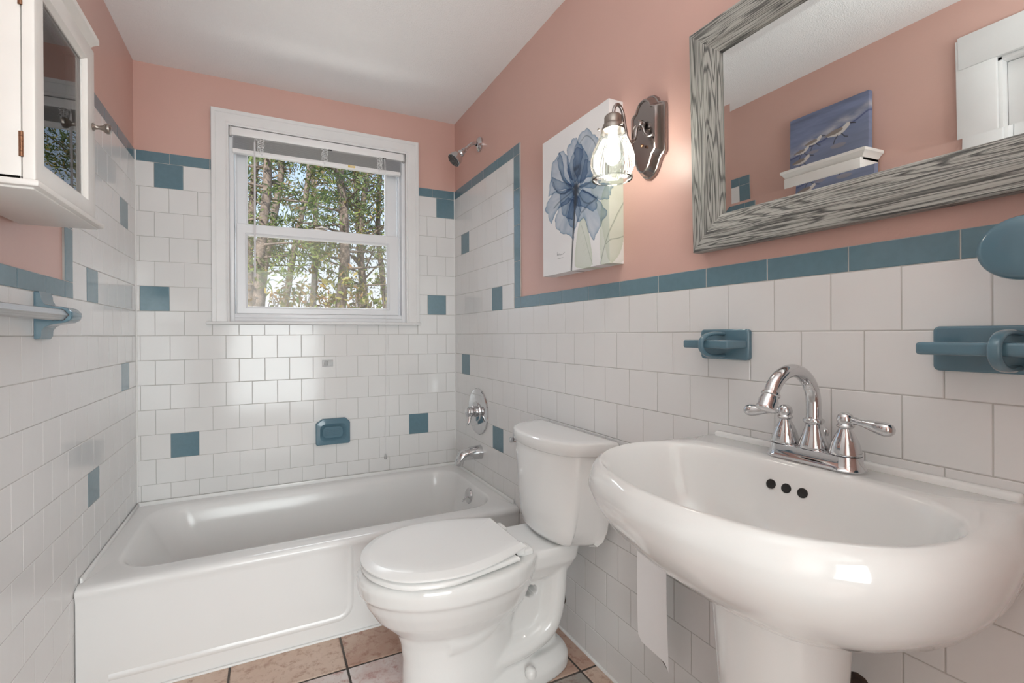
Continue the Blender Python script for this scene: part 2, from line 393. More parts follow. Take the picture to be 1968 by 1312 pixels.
# front wall with the open doorway behind the camera, and an unseen hall added for its fill lamp
g = G()
HX0, HX1, HZ = .18, 1.0, 2.03
g.box((-.15, FY-.11, -.05), (HX0, FY, ZC+.08)); g.box((HX1, FY-.11, -.05), (W+.15, FY, ZC+.08)); g.box((HX0, FY-.11, HZ), (HX1, FY, ZC+.08))
tag(g.build('wall_front', M['pink'], smooth=0, org=(0, FY, 0)), kind='structure')
g = G(); g.box((-.9, FY-3.2, -.05), (-.8, FY-.11, 2.5)); g.box((2.4, FY-3.2, -.05), (2.5, FY-.11, 2.5)); g.box((-.9, FY-3.3, -.05), (2.5, FY-3.2, 2.5))
g.box((-.9, FY-3.2, 2.4), (2.5, FY-.11, 2.5)); g.box((-.9, FY-.12, -.05), (-.13, FY-.10, 2.5)); g.box((W+.13, FY-.12, -.05), (2.5, FY-.10, 2.5))
tag(g.build('wall_hall', M['wall_plain'], smooth=0, org=(0, FY-3.2, 0)), kind='structure')
g = G(); g.box((-.15, -3.0, ZC), (W+.15, Dp, ZC+.1)); tag(g.build('ceiling', M['ceiling'], smooth=0, org=(0, 0, ZC)), kind='structure')
# floor tiles
g = G(); g.box((-.9, FY-3.3, -.1), (2.5, Dp, -.0025), mi=4)
PX, PY = .342, .342
xj = [-.285, .057, .399, .7474, 1.087, 1.4265, 1.78]
yj = [-.575, -.9172, -1.2572, -1.60, -1.943, -2.285, -2.627, -2.969, -3.31, -3.65]
pat = {(2, 0): 1, (3, 0): 0, (1, 0): 1, (4, 0): 1, (2, 1): 2, (3, 1): 2, (4, 1): 0, (5, 1): 0, (4, 2): 3, (5, 2): 1, (3, 2): 2}
for i in range(len(xj)-1):
    for j in range(len(yj)-1):
        a0, a1, b0, b1 = xj[i]+.0035, xj[i+1]-.0035, yj[j+1]+.0035, yj[j]-.0035
        c = pat.get((i, j), random.choice([0, 1, 1, 2, 3])); a0 = max(a0, 0); a1 = min(a1, W)
        if a1 <= a0: continue
        bv = .003
        vs = [(a0, b0, -.0025), (a1, b0, -.0025), (a1, b1, -.0025), (a0, b1, -.0025), (a0+bv, b0+bv, 0), (a1-bv, b0+bv, 0), (a1-bv, b1-bv, 0), (a0+bv, b1-bv, 0)]
        g.add(vs, [(4, 5, 6, 7)]+[(k, (k+1) % 4, (k+1) % 4+4, k+4) for k in range(4)], c)
fl = tag(g.build('floor', [M['fl_terra'], M['fl_tan'], M['fl_pale'], M['fl_grey'], M['fl_grout']], smooth=0, org=(0, 0, 0)), kind='structure')
# caulk lines
g = G()
g.tube([(W-.001, -.74, .001), (W-.001, FY, .001)], .006, 8); tag(g.build('trim_1', M['caulk'], org=(W, -1.5, 0)), kind='structure')
g = G(); g.tube([(.0, -.742, .002), (W, -.742, .002)], .005, 8); tag(g.build('trim_2', M['caulk'], org=(.7, -.74, 0)), kind='structure')
g = G(); g.tube([(.001, -.001, .36), (.001, -.001, 1.9)], .0035, 8); g.tube([(W-.001, -.001, .36), (W-.001, -.001, 1.9)], .0025, 8)
tag(g.build('trim_3', M['caulk'], org=(0, 0, .36)), kind='structure')

# ------------------------------------------------------------------ window
win = thing('window_1', (.78, 0, 1.15), kind='structure')
g = G()
def casing_prof(c):   # (offset from inner edge 0 .. .073 outer, depth out of wall)
    return [(0, 0), (0, .016), (.006, .019), (.012, .017), (.016, .019), (.052, .019), (.055, .022), (.070, .022), (.072, .018), (.072, 0)]
prof = casing_prof(0)
path = [((WX0, 1.150), (-1, 0)), ((WX0, WZ1), (-1, 1)), ((WX1, WZ1), (1, 1)), ((WX1, 1.150), (1, 0))]
rings = [[(px+dx*o, -d, pz+dz*o) for o, d in prof] for (px, pz), (dx, dz) in path]
g.loft(rings, close=True, cap0=True, cap1=True)
g.build('casing', M['white_paint'], win, smooth=25)
g = G(); g.box((.266, -.036, 1.139), (1.282, .06, 1.1525), .005); g.build('sill', M['white_paint'], win)
g = G()   # jamb liner: box frame lining the opening
J = .022
for a, b in (((WX0, 0.002, 1.152), (WX0+J*.9, .13, WZ1)), ((WX1-J*.9, 0.002, 1.152), (WX1, .13, WZ1)), ((WX0, .002, WZ1-.02), (WX1, .13, WZ1))): g.box(a, b, .002)
for x in (WX0+.024, WX1-.030): g.box((x, .028, 1.17), (x+.006, .034, WZ1-.02), .001); g.box((x, .066, 1.17), (x+.006, .072, WZ1-.02), .001)
g.build('jamb', M['vinyl'], win)
g = G(); g.box((WX0, .012, 1.150), (WX1, .13, 1.172), .003); g.box((WX0, .018, 1.172), (WX1, .13, 1.192), .003); g.build('bottom_frame', M['vinyl'], win)
def sash(x0, x1, z0, z1, gx0, gx1, gz0, gz1, y0, y1, name):
    g = G(); o = [(x0, z0), (x1, z0), (x1, z1), (x0, z1)]; i = [(gx0, gz0), (gx1, gz0), (gx1, gz1), (gx0, gz1)]
    def L(p, y): return [(a, y, b) for a, b in p]
    def ins(p, d): return [(a+(d if k in (0, 3) else -d), b+(d if k < 2 else -d)) for k, (a, b) in enumerate(p)]
    rings = [L(o, y1), L(o, y0+.002), L(ins(o, .002), y0), L(ins(i, -.010), y0), L(ins(i, -.008), y0+.003), L(ins(i, -.003), y0+.006), L(i, y0+.012), L(i, y1)]
    g.loft(rings); g.add(L(o, y1)+L(i, y1), [(0, 1, 5, 4), (1, 2, 6, 5), (2, 3, 7, 6), (3, 0, 4, 7)])
    s = g.build(name, M['vinyl'], win, smooth=20)
    g = G(); g.box((gx0-.004, (y0+y1)/2+.004, gz0-.004), (gx1+.004, (y0+y1)/2+.0065, gz1+.004)); g.build('pane', M['glass'], s, smooth=0)
    return s
lo = sash(.386, 1.172, 1.193, 1.624, .434, 1.1125, 1.2285, 1.572, .028, .060, 'lower_sash')
up = sash(.386, 1.172, 1.590, 2.05, .436, 1.111, 1.632, 2.01, .068, .098, 'upper_sash')
g = G()  # cam lock on the meeting rail
g.box((.735, .032, 1.622), (.80, .052, 1.630), .002); g.tube([(.745, .04, 1.634), (.775, .036, 1.640), (.805, .034, 1.634)], [.004, .005, .003], 10)
g.build('sash_lock', M['nickel'], lo)
g = G(); g.box((.40, .106, 1.20), (1.16, .1065, 1.60)); g.build('insect_screen', M['screen'], win, smooth=0)

# ------------------------------------------------------------------ blind
bl = thing('window_blind', (.78, -.005, 1.95), 'white slatted blind drawn fully up at the top of the window', 'blind')
g = G(); g.box((.3635, -.016, 2.026), (1.1985, .016, 2.064), .003); g.build('headrail', M['blind_bright'], bl)
for x in (.3625, 1.190):
    g = G(); g.box((x, -.019, 2.020), (x+.010, .018, 2.067), .002); g.build('end_bracket', M['clear_plastic'], bl)
for k in range(11):
    z = 1.970+k*.0050; y = 0; g = G()
    P = [(-.0125, -.0008), (-.006, .0008), (0, .0013), (.006, .0008), (.0125, -.0008)]
    rings = [[(x, y+a, z+b) for a, b in P]+[(x, y+a, z+b-.0006) for a, b in P[::-1]] for x in (.376, 1.176)]
    g.loft(rings, cap0=True, cap1=True); g.build('slat', M['blind'], bl, smooth=60)
g = G(); g.box((.375, -.0145, 1.946), (1.177, .0145, 1.966), .004); br = g.build('bottom_rail', M['blind_bright'], bl)
for x in (.50, .785, 1.06):
    g = G(); g.lathe([(.004, 0), (.004, .003), (.002, .004)], (x, -.0145, 1.951), (0, -1, 0), 12); g.build('rail_button', M['blind'], br)
g = G(); g.box((.900, -.0151, 1.951), (.935, -.0146, 1.9625), mi=0); g.box((.937, -.0151, 1.951), (1.005, -.0146, 1.9625), mi=1)
for k in range(3): g.box((.910, -.01525, 1.9535+k*.003), (.932, -.0152, 1.9545+k*.003), mi=2); g.box((.942, -.01525, 1.9535+k*.003), (1.0, -.0152, 1.9545+k*.003), mi=2)
g.build('caution_label', [M['card'], M['blind_bright'], M['blind']], br, smooth=0)
for cx in (.493, .785, 1.062):
    g = G()
    for s in range(7):
        z = 2.018-s*.0085; w = .012+.006*random.random()
        pts = [(cx+w*math.cos(a)*random.uniform(.6, 1.2), -.018-.004*math.sin(a*2), z+.009*math.sin(a)) for a in np.linspace(0, 2*PI, 13)]
        pts[-1] = pts[0]; g.tube(pts, .0013, 6)
    g.tube([(cx, -.016, 2.026), (cx+.003, -.018, 1.99), (cx-.002, -.016, 1.955)], .0012, 6)
    g.build('ladder_cord', M['cord'], bl)
g = G(); g.tube([(.4715, -.022, 2.022), (.470, -.026, 2.010), (.4695, -.027, 2.00)], .0016, 8); g.lathe([(.0042, 0), (.0046, .02), (.0046, .62), (.006, .622), (.006, .635), (.003, .638)], (.4690, -.027, 2.002), (-.003, 0, -1), 6)
g.build('tilt_wand', M['clear_plastic'] if False else M['blind'], bl)
g = G(); g.tube([(1.086, -.018, 2.024), (1.0855, -.040, 1.95), (1.085, -.042, 1.2), (1.084, -.030, .9), (1.083, -.016, .45)], .0007, 6)
g.tube([(1.090, -.018, 2.024), (1.0895, -.040, 1.95), (1.089, -.042, 1.2), (1.087, -.030, .9), (1.0845, -.016, .45)], .0006, 6)
pc = g.build('pull_cord', M['cord'], bl)
g = G(); g.lathe([(.002, 0), (.004, .004), (.007, .022), (.0068, .03), (.002, .031)], (1.0838, -.016, .455), (0, 0, -1), 14); g.build('cord_tassel', M['clear_plastic'], pc)
for x in (.812, 1.088):
    g = G(); g.box((x-.009, -.0165, 2.0225), (x+.009, -.010, 2.0275), .001); g.build('cord_guide', M['rubber'], bl)

# ------------------------------------------------------------------ bathtub
tub = thing('bathtub', (W/2, -.37, 0), 'white enamel alcove bathtub under the window', 'bathtub')
def RR(x0, x1, y0, y1, r, z, n=10): return [Vector(p) for p in rrect(x0, x1, y0, y1, r, z, n)]
F = -.738
e = .0015
rings = [RR(e, W-e, F, -e, .003, 0.0), RR(e, W-e, F, -e, .003, .300), RR(e, W-e, F-.003, -e, .003, .318), RR(e, W-e, F-.007, -e, .003, .328),
         RR(e, W-e, F-.004, -e, .004, .337), RR(e, W-e, F+.004, -e, .006, .343), RR(e, W-e, F+.016, -e, .008, .3455),
         RR(.058, 1.436, -.668, -.048, .135, .3450), RR(.066, 1.432, -.655, -.056, .13, .3420), RR(.075, 1.428, -.645, -.066, .125, .333), RR(.086, 1.424, -.636, -.075, .12, .315),
         RR(.125, 1.412, -.625, -.088, .115, .24), RR(.18, 1.388, -.612, -.100, .11, .13), RR(.23, 1.35, -.59, -.122, .10, .07), RR(.30, 1.28, -.55, -.16, .09, .045), RR(.5, 1.1, -.42, -.3, .05, .04)]
g = G(); g.loft(rings, cap1=True); g.loft([RR(e, W-e, F, -e, .003, 0.0)]*1+[RR(e, W-e, F, -e, .003, 0.001)])
tb = g.build('basin', M['enamel'], tub, smooth=50)
g = G()   # tiling flange against the three walls
g.box((e, -.012, .34), (W-e, -.0012, .361), .003); g.box((e, -.70, .34), (.010, -.004, .360), .003); g.box((W-.010, -.70, .34), (W-e, -.004, .360), .003)
g.build('tile_flange', M['enamel'], tub)
g = G()   # raised bead of the apron panel
bead = catmull([(.08, F+.001, .062), (.40, F+.001, .062), (.70, F+.001, .062), (.760, F+.001, .068), (.783, F+.001, .095), (.787, F+.001, .14), (.787, F+.001, .22), (.787, F+.001, .318)], 6, False)
pts = [tuple(p) for p in bead]
rg = []
for i, p in enumerate(bead):
    d = (bead[min(i+1, len(bead)-1)]-bead[max(i-1, 0)]).normalized(); nrm = Vector((d.z, 0, -d.x))
    rg.append([p+nrm*a+Vector((0, -b, 0)) for a, b in ((-.016, -.002), (-.010, .0012), (-.004, .0038), (0, .0045), (.004, .0038), (.010, .0012), (.016, -.002))])
g.loft(rg, close=False); o = g.build('apron_bead', M['enamel'], tub, smooth=80)
g = G(); g.lathe([(.0, .008), (.020, .0085), (.034, .006), (.038, .0), (.037, -.004)][::-1], (1.4165, -.362, .287), (-.988, 0, .155), 36); op = g.build('overflow_plate', M['chrome'], tub)
g = G(); g.tube([(1.414, -.362, .289), (1.398, -.370, .284), (1.378, -.380, .274)], [.0045, .004, .0048], 12); g.sphere((1.377, -.3805, .2735), .005, 12); g.build('trip_lever', M['chrome'], op)
# tub spout / valve / shower
g = G()
ax = [(W-.0005, .480), (W-.03, .482), (W-.060, .483), (W-.088, .481), (W-.106, .476), (W-.118, .465), (W-.121, .450)]
rg = []
for i, (x, z) in enumerate(ax):
    r = [.034, .034, .033, .031, .029, .026, .022][i]; h = [1.05, 1.02, .95, .85, .85, .9, .95][i]
    t = [0, 0, .05, .12, .45, 1.0, 1.35][i]; nx, nz = math.sin(t), math.cos(t)
    rg.append([(x+nx*r*h*math.sin(a)*-1, -.345+r*math.cos(a), z+.012*(i < 5)-.002*i+nz*r*h*math.sin(a)) for a in np.linspace(0, 2*PI, 25)[:-1]])
g.loft(rg, cap0=True, cap1=True); sp = tag(g.build('tub_spout', M['chrome'], org=(W, -.345, .48)), 'chrome tub spout jutting from the tiled wall over the bathtub', 'spout')
vt = thing('shower_valve', (W, -.322, .694), 'large round chrome shower valve plate with lever on tiled wall', 'shower valve')
g = G(); g.lathe([(.117, .0005), (.1175, .004), (.114, .008), (.10, .0105), (.05, .012), (.048, .018), (.0, .018)], (W, -.322, .694), (-1, 0, 0), 64); g.build('escutcheon', M['chrome'], vt)
g = G(); g.lathe([(.027, .013), (.028, .022), (.026, .032), (.021, .034), (.023, .036), (.025, .040), (.025, .060), (.022, .066), (.016, .070), (.007, .072), (.0, .0725)], (W, -.322, .694), (-1, 0, 0), 40)
h1 = g.build('handle_hub', M['chrome'], vt)
g = G(); g.tube([(W-.050, -.322, .690), (W-.054, -.330, .668), (W-.062, -.338, .648), (W-.070, -.342, .636)], [.011, .010, .009, .006], 12); g.build('lever', M['chrome'], h1)
g = G(); g.tube([(W-.030, -.322, .714), (W-.034, -.322, .722), (W-.030, -.322, .728)], [.006, .006, .004], 12); g.build('stop_pin', M['chrome'], h1)
sh = thing('shower', (W, -.347, 2.045), 'chrome shower head on a short bent arm on the pink wall', 'shower')
g = G(); g.lathe([(.035, .0065), (.036, .009), (.030, .016), (.018, .020), (.012, .021)], (W+.006, -.347, 2.045), (-1, 0, 0), 36, cap1=False); g.lathe([(.035, -.001), (.035, .0065)], (W+.006, -.347, 2.045), (-1, 0, 0), 36)
g.build('wall_flange', M['chrome'], sh)
g = G(); arm = catmull([(W+.002, -.347, 2.045), (W-.02, -.347, 2.047), (W-.042, -.347, 2.040), (W-.066, -.347, 2.018), (W-.084, -.347, 2.000)], 6, False); g.tube(arm, .0085, 16); g.build('arm', M['chrome'], sh)
d = Vector((-.60, 0, -.62)).normalized(); o0 = Vector((W-.078, -.347, 2.006))
g = G(); g.lathe([(.0, -.002), (.011, 0), (.0125, .002), (.0125, .014), (.009, .016), (.010, .020), (.016, .022), (.018, .028), (.017, .036), (.014, .040), (.022, .046), (.030, .056), (.0345, .070), (.036, .082), (.036, .086), (.033, .088)], o0, d, 36)
hd = g.build('head', M['chrome'], sh)
g = G(); g.lathe([(.034, .086), (.0335, .0895), (.024, .091), (.0, .0915)], o0, d, 36); a, b, _ = frame_from(d)
for r_, k_ in ((.028, 20), (.020, 14), (.012, 8), (.004, 3)):
    for k in range(k_):
        t = 2*PI*k/k_; p = o0+d*.0905+a*(r_*math.cos(t))+b*(r_*math.sin(t)); g.lathe([(.0017, 0), (.0014, .003), (.0, .0032)], p, d, 6, mi=1)
g.build('spray_face', [M['rubber'], M['nickel']], hd)

# recessed blue soap dish on back wall
g = G()
x0, x1, z0, z1 = .734, .901, .532, .664
def S(p, y): return [(a, y, b) for a, b in p]
def octo(d, c): return [(x0+d, z0+d+.006), (x0+d+.006, z0+d), (x1-d-.006, z0+d), (x1-d, z0+d+.006), (x1-d, z1-d-c), (x1-d-c, z1-d), (x0+d+c*1.4, z1-d), (x0+d, z1-d-c)]
def rz(x0, x1, z0, z1, r, y, n=3):
    P = rrect(x0, x1, z0, z1, r, None, n); return [(a, y, b) for a, b in P]
outer = octo(0, .022)
def resamp(poly, n=32):
    P = [Vector((a, b)) for a, b in poly]; L = [0]
    for i in range(len(P)): L.append(L[-1]+(P[(i+1) % len(P)]-P[i]).length)
    cx = sum(p.x for p in P)/len(P); cy = (z0+z1)/2; out = []
    for k in range(n):
        th = 2*PI*k/n; best = None; dv = Vector((math.cos(th), math.sin(th))); c = Vector(((x0+x1)/2, cy))
        for i in range(len(P)):
            p, q = P[i]-c, P[(i+1) % len(P)]-c; ee = q-p; den = dv.x*ee.y-dv.y*ee.x
            if abs(den) < 1e-9: continue
            t = (p.x*ee.y-p.y*ee.x)/den; u = (p.x*dv.y-p.y*dv.x)/den
            if t > 0 and -1e-6 <= u <= 1+1e-6 and (best is None or t > best): best = t
        q = c+dv*best; out.append((q.x, q.y))
    return out
NN = 96
A_ = resamp(outer, NN); B_ = resamp(octo(.004, .021), NN); C_ = resamp(rrect(x0+.020, x1-.018, z0+.018, z1-.026, .026), NN); D_ = resamp(rrect(x0+.026, x1-.024, z0+.024, z1-.033, .024), NN)
E_ = resamp(rrect(x0+.036, x1-.034, z0+.032, z1-.045, .02), NN)
g.loft([S(A_, 0.0), S(A_, -.017), S(B_, -.022), S(C_, -.023), S(D_, -.017), S(E_, -.002)], cap1=True)
for k in range(5):
    z = z0+.045+k*.007; g.tube([(x0+.045, -.002, z), (x1-.045, -.002, z)], .0018, 6)
tag(g.build('soap_dish', M['ceramic_blue'], org=(.817, 0, .53)), 'blue ceramic soap dish set into the tiles above the tub', 'soap dish')
g = G(); g.box((.768, -.0015, .927), (.821, -.0003, .961), .0006); g.box((.779, -.006, .934), (.797, -.0015, .955), .002)
tag(g.build('adhesive_hook', M['clear_plastic'], org=(.795, 0, .927)), 'small clear adhesive hook base stuck on white tiles below window', 'hook')

# ------------------------------------------------------------------ toilet
YT = -1.16
tl = thing('toilet', (1.10, YT, 0), 'white two-piece toilet with closed lid between bathtub and sink', 'toilet')
def egg(xf, xb, hw, z, n=48, ex=2.3, cx=None, back=1.0):
    """front (low x) round, back squarer"""
    cx = cx if cx is not None else xf+(xb-xf)*.50; P = []
    for k in range(n):
        t = 2*PI*k/n; c, s_ = math.cos(t), math.sin(t)
        e1 = 2.0 if c < 0 else ex
        x = abs(c)**(2/e1)*(1 if c > 0 else -1); y = abs(s_)**(2/e1)*(1 if s_ > 0 else -1)
        P.append(Vector((cx+(x*(xb-cx) if c > 0 else x*(cx-xf)), YT+y*hw, z)))
    return P
g = G()
RZ = .420
g.loft([egg(.868, 1.22, .098, .0), egg(.866, 1.22, .096, .05), egg(.868, 1.22, .090, .14), egg(.862, 1.22, .090, .19), egg(.850, 1.23, .097, .225), egg(.825, 1.24, .118, .25), egg(.790, 1.26, .148, .285), egg(.762, 1.275, .168, .33), egg(.752, 1.28, .177, .358), egg(.742, 1.285, .184, .366), egg(.736, 1.29, .188, .40), egg(.742, 1.295, .186, .415), egg(.752, 1.29, .178, RZ)], cap0=True, cap1=True)
# rear deck under the tank
g.loft([egg(1.13, 1.41, .05, .300, ex=5), egg(1.10, 1.425, .078, .325, ex=5), egg(1.08, 1.432, .102, .365, ex=6), egg(1.08, 1.438, .108, .40, ex=6), egg(1.08, 1.436, .104, RZ, ex=6)], cap0=True, cap1=True)
# base plate, web and trapway
g.loft([egg(.868, 1.425, .108, 0, ex=2.6), egg(.868, 1.425, .106, .035, ex=2.6), egg(.88, 1.415, .092, .055, ex=2.6), egg(.90, 1.40, .075, .07, ex=2.6)], cap0=True, cap1=True)
g.loft([egg(1.0, 1.385, .046, .02, ex=3), egg(1.0, 1.39, .046, .15, ex=3), egg(1.0, 1.41, .046, .35, ex=3)], cap0=True, cap1=True)
g.tube(catmull([(.98, YT, .20), (1.05, YT, .20), (1.115, YT, .235), (1.16, YT, .30), (1.18, YT, .37)], 5, False), .062, 20, sx=1.55)
g.tube(catmull([(1.06, YT, .085), (1.16, YT, .10), (1.26, YT, .115), (1.33, YT, .155), (1.357, YT, .24), (1.365, YT, .34)], 6, False), .050, 20, sx=1.75)
bw = g.build('bowl', M['porcelain'], tl, smooth=180)
cut = G(); cut.lathe([(.021, -.3), (.021, .3)], (1.272, YT, .268), (0, 1, 0), 24, sx=1.1, sy=.9)
me = bpy.data.meshes.new('cutter'); me.from_pydata([tuple(Vector(v)-ORG[tl.name]) for v in cut.v], [], cut.f)
bmc = bmesh.new(); bmc.from_mesh(me); bmesh.ops.recalc_face_normals(bmc, faces=bmc.faces); bmc.to_mesh(me); bmc.free()
def eval_remesh(o, vox, smooth_it, cutter=None):
    """voxel-join the overlapping shells of one casting, bake to mesh"""
    md = o.modifiers.new('r', 'REMESH'); md.mode = 'VOXEL'; md.voxel_size = vox; md.use_smooth_shade = True
    ms = o.modifiers.new('s', 'SMOOTH'); ms.factor = .5; ms.iterations = smooth_it
    tmp = None
    if cutter is not None:
        tmp = bpy.data.objects.new('tmp_cut', cutter); COL.objects.link(tmp); tmp.location = ORG[tl.name]
        mb = o.modifiers.new('b', 'BOOLEAN'); mb.object = tmp; mb.operation = 'DIFFERENCE'; mb.solver = 'EXACT'
        m2 = o.modifiers.new('s2', 'SMOOTH'); m2.factor = .5; m2.iterations = 2
    bpy.context.view_layer.update()
    dg = bpy.context.evaluated_depsgraph_get(); ev = o.evaluated_get(dg); nm = bpy.data.meshes.new_from_object(ev)
    mats = [m for m in o.data.materials]; o.modifiers.clear(); o.data = nm
    nm.materials.clear(); [nm.materials.append(m) for m in mats]
    nm.polygons.foreach_set('use_smooth', [True]*len(nm.polygons)); nm.polygons.foreach_set('material_index', [0]*len(nm.polygons))
    if tmp: bpy.data.objects.remove(tmp)
eval_remesh(bw, .0045, 7, me)
for y in (-.105, .105):
    g = G(); g.lathe([(.017, 0), (.0175, .012), (.015, .020), (.008, .025), (0, .026)], (1.235, YT+y*.98, .048), (0, 0, 1), 24); g.build('bolt_cap', M['seat'], tl)
# seat & lid
def seg(xf, xb, hw, hb, z, n=56):
    """seat outline: round front, sides narrowing to a straight hinge edge"""
    ctrl = [(xb, 0), (xb, hb*.9), (xb-.006, hb), (xf+(xb-xf)*.72, hw*.90), (xf+(xb-xf)*.46, hw), (xf+(xb-xf)*.2, hw*.84), (xf+(xb-xf)*.05, hw*.46), (xf, 0)]
    full = ctrl+[(x, -y) for x, y in ctrl[-2:0:-1]]
    return [Vector((p[0], YT+p[1], z)) for p in catmull([(a, b, 0) for a, b in full], 9)]
g = G(); g.loft([seg(.775, 1.165, .168, .132, .4205), seg(.757, 1.172, .182, .142, .4255), seg(.751, 1.174, .186, .145, .429), seg(.751, 1.174, .186, .145, .436), seg(.756, 1.170, .182, .142, .4405)], cap0=True, cap1=True)
g.build('seat', M['seat'], tl, smooth=50)
g = G()
g.loft([seg(.772, 1.200, .167, .108, .4400), seg(.772, 1.200, .167, .108, .4435), seg(.754, 1.209, .182, .117, .4450), seg(.750, 1.210, .185, .119, .4465), seg(.750, 1.211, .185, .119, .4500), seg(.7515, 1.211, .1835, .1185, .4515), seg(.773, 1.200, .163, .108, .4605), seg(.7745, 1.199, .1615, .107, .4609), seg(.82, 1.18, .13, .09, .4618), seg(.92, 1.12, .05, .04, .462)], cap0=True, cap1=True)
g.box((1.176, YT-.119, .4265), (1.211, YT-.102, .450), .005); g.box((1.176, YT+.102, .4265), (1.211, YT+.119, .450), .005)
g.build('lid', M['seat'], tl, smooth=17)
for y in (-.085, .085):
    g = G(); g.box((1.200, YT+y-.026, RZ-.002), (1.244, YT+y+.026, .437), .006, seg=3); g.build('hinge_cover', M['seat'], tl)
# tank
def dee(xf, xb, hw, z, xc=1.39, hc=.206, rd=.5, n=12, yc=YT):
    """straight back, short tapering sides, bowed front ; rd rounds the front corner"""
    r = .012; P = []
    for k in range(5): a = PI/2*k/4; P.append((xb-r+r*math.cos(a), hw-r+r*math.sin(a)))
    d = rd*.03
    P += [(xc+d+.02, hc+.004), (xc+d, hc)]
    arc = [(xc-d*.9, hc-d*.8), (xf+(xc-xf)*.60, hc*.885), (xf+(xc-xf)*.30, hc*.70), (xf+(xc-xf)*.08, hc*.38), (xf, 0)]
    arc = arc+[(x, -y) for x, y in arc[-2::-1]]
    P += [(p[0], p[1]) for p in catmull([(a_, b_, 0) for a_, b_ in arc], 5, False)]
    P += [(xc+d, -hc), (xc+d+.02, -hc-.004)]
    for k in range(5): a = -PI/2+PI/2*k/4; P.append((xb-r+r*math.cos(a), -hw+r+r*math.sin(a)))
    return [Vector((x, yc+y, z)) for x, y in P]
g = G()
g.loft([dee(1.335, 1.43, .150, .4225, 1.385, .135, 1), dee(1.318, 1.446, .172, .428, 1.385, .150, 1), dee(1.306, 1.456, .186, .445, 1.388, .162, .9), dee(1.300, 1.464, .194, .48, 1.39, .172, .8), dee(1.296, 1.470, .204, .56, 1.39, .184, .6), dee(1.293, 1.474, .214, .66, 1.39, .195, .4), dee(1.292, 1.475, .218, .717, 1.39, .199, .3)], cap0=True, cap1=True)
tk = g.build('tank', M['porcelain'], tl, smooth=50)
g = G()
g.loft([dee(1.290, 1.477, .222, .716, 1.388, .203, .25), dee(1.285, 1.480, .228, .720, 1.386, .207, .25), dee(1.284, 1.480, .229, .750, 1.386, .208, .25), dee(1.2855, 1.479, .2275, .7535, 1.387, .2065, .25), dee(1.289, 1.477, .224, .7562, 1.388, .203, .25), dee(1.296, 1.472, .218, .7575, 1.392, .197, .25), dee(1.33, 1.46, .18, .758, 1.40, .16, .25)], cap0=True, cap1=True)
g.build('tank_lid', M['porcelain'], tl, smooth=50)
g = G(); g.lathe([(.009, -.012), (.0095, .004), (.006, .006)], (1.352, YT+.192, .694), (-.55, .83, 0), 18)
g.box((1.330, YT+.196, .683), (1.352, YT+.208, .704), .003, seg=2); g.build('flush_lever', M['chrome'], tl)
# supply: rusty escutcheon and line on the wall behind
ws = thing('water_supply', (W, -1.055, .13), 'dark rusty water supply fitting on the wall behind the toilet', 'pipe fitting')
g = G(); g.lathe([(.032, .0003), (.031, .004), (.012, .008)], (W, -1.050, .125), (-1, 0, 0), 24); g.build('escutcheon', M['rust'], ws)
g = G(); g.tube([(W, -1.055, .125), (1.462, -1.06, .125)], .009, 12); g.tube(catmull([(1.462, -1.06, .125), (1.455, -1.065, .20), (1.450, -1.08, .34), (1.425, -1.09, .42)], 5, False), .005, 10); g.build('supply_line', M['chrome'], ws)

# ------------------------------------------------------------------ pedestal sink
YS = -1.965
sk = thing('pedestal_sink', (1.30, YS, 0), 'large white oval pedestal sink mounted on the tiled wall', 'sink')
def plan(ctrl, z, per=6):
    full = ctrl+[(x, -y) for x, y in ctrl[-2:0:-1]]
    pts = catmull([(a, b, 0) for a, b in full], per)
    return [Vector((min(p[0], W-.0012), YS+p[1], z)) for p in pts]
def mixc(A, B, t): return [(a[0]*(1-t)+b[0]*t, a[1]*(1-t)+b[1]*t) for a, b in zip(A, B)]
def offc(A, d, c=(1.27, 0)):
    out = []
    for x, y in A:
        v = Vector((x-c[0], y-c[1])); L = v.length; out.append((c[0]+v.x*(L+d)/L, c[1]+v.y*(L+d)/L) if L > 1e-6 else (x, y))
    return out
OUT = [(W, 0), (W, .13), (W, .250), (1.43, .270), (1.34, .289), (1.24, .289), (1.13, .255), (1.050, .175), (1.018, .075), (1.012, 0)]
INN = [(1.375, 0), (1.373, .09), (1.364, .155), (1.342, .210), (1.305, .245), (1.240, .262), (1.150, .238), (1.080, .170), (1.045, .07), (1.040, 0)]
POL = [(1.40, 0), (1.40, .04), (1.395, .075), (1.37, .095), (1.34, .10), (1.31, .10), (1.27, .095), (1.24, .07), (1.228, .035), (1.225, 0)]
def wc(A, t, ty):
    o = []
    for k, (a, b) in enumerate(zip(A, POL)):
        tb_k = ty*(.42 if k < 3 else (.55, .72, .9, 1., 1., 1., 1.)[k-3])
        x = W if (k < 3 and t < .9) else a[0]*(1-t)+b[0]*t
        if k == 3 and t < .9: x = a[0]*(1-t*.3)+b[0]*t*.3
        o.append((x, a[1]*(1-tb_k)+b[1]*tb_k))
    return o
def rim(t, d=0):   # between outer edge and bowl opening, the back staying on the wall
    o = []
    for k, (a, b) in enumerate(zip(OUT, INN)):
        q = t if k > 4 else t*(0, 0, 0, .25, .7)[k]
        o.append((a[0]*(1-q)+b[0]*q, a[1]*(1-q)+b[1]*q))
    return o
rings = [plan(wc(OUT, t, ty), z) for t, ty, z in ((.97, 1.1, .626), (.88, .85, .632), (.74, .64, .648), (.56, .44, .674), (.36, .27, .704), (.19, .125, .738), (.06, .04, .776), (0, 0, .806))]
rings += [plan(rim(.10), .820), plan(rim(.28), .833), plan(rim(.50), .8405), plan(rim(.72), .8435)]
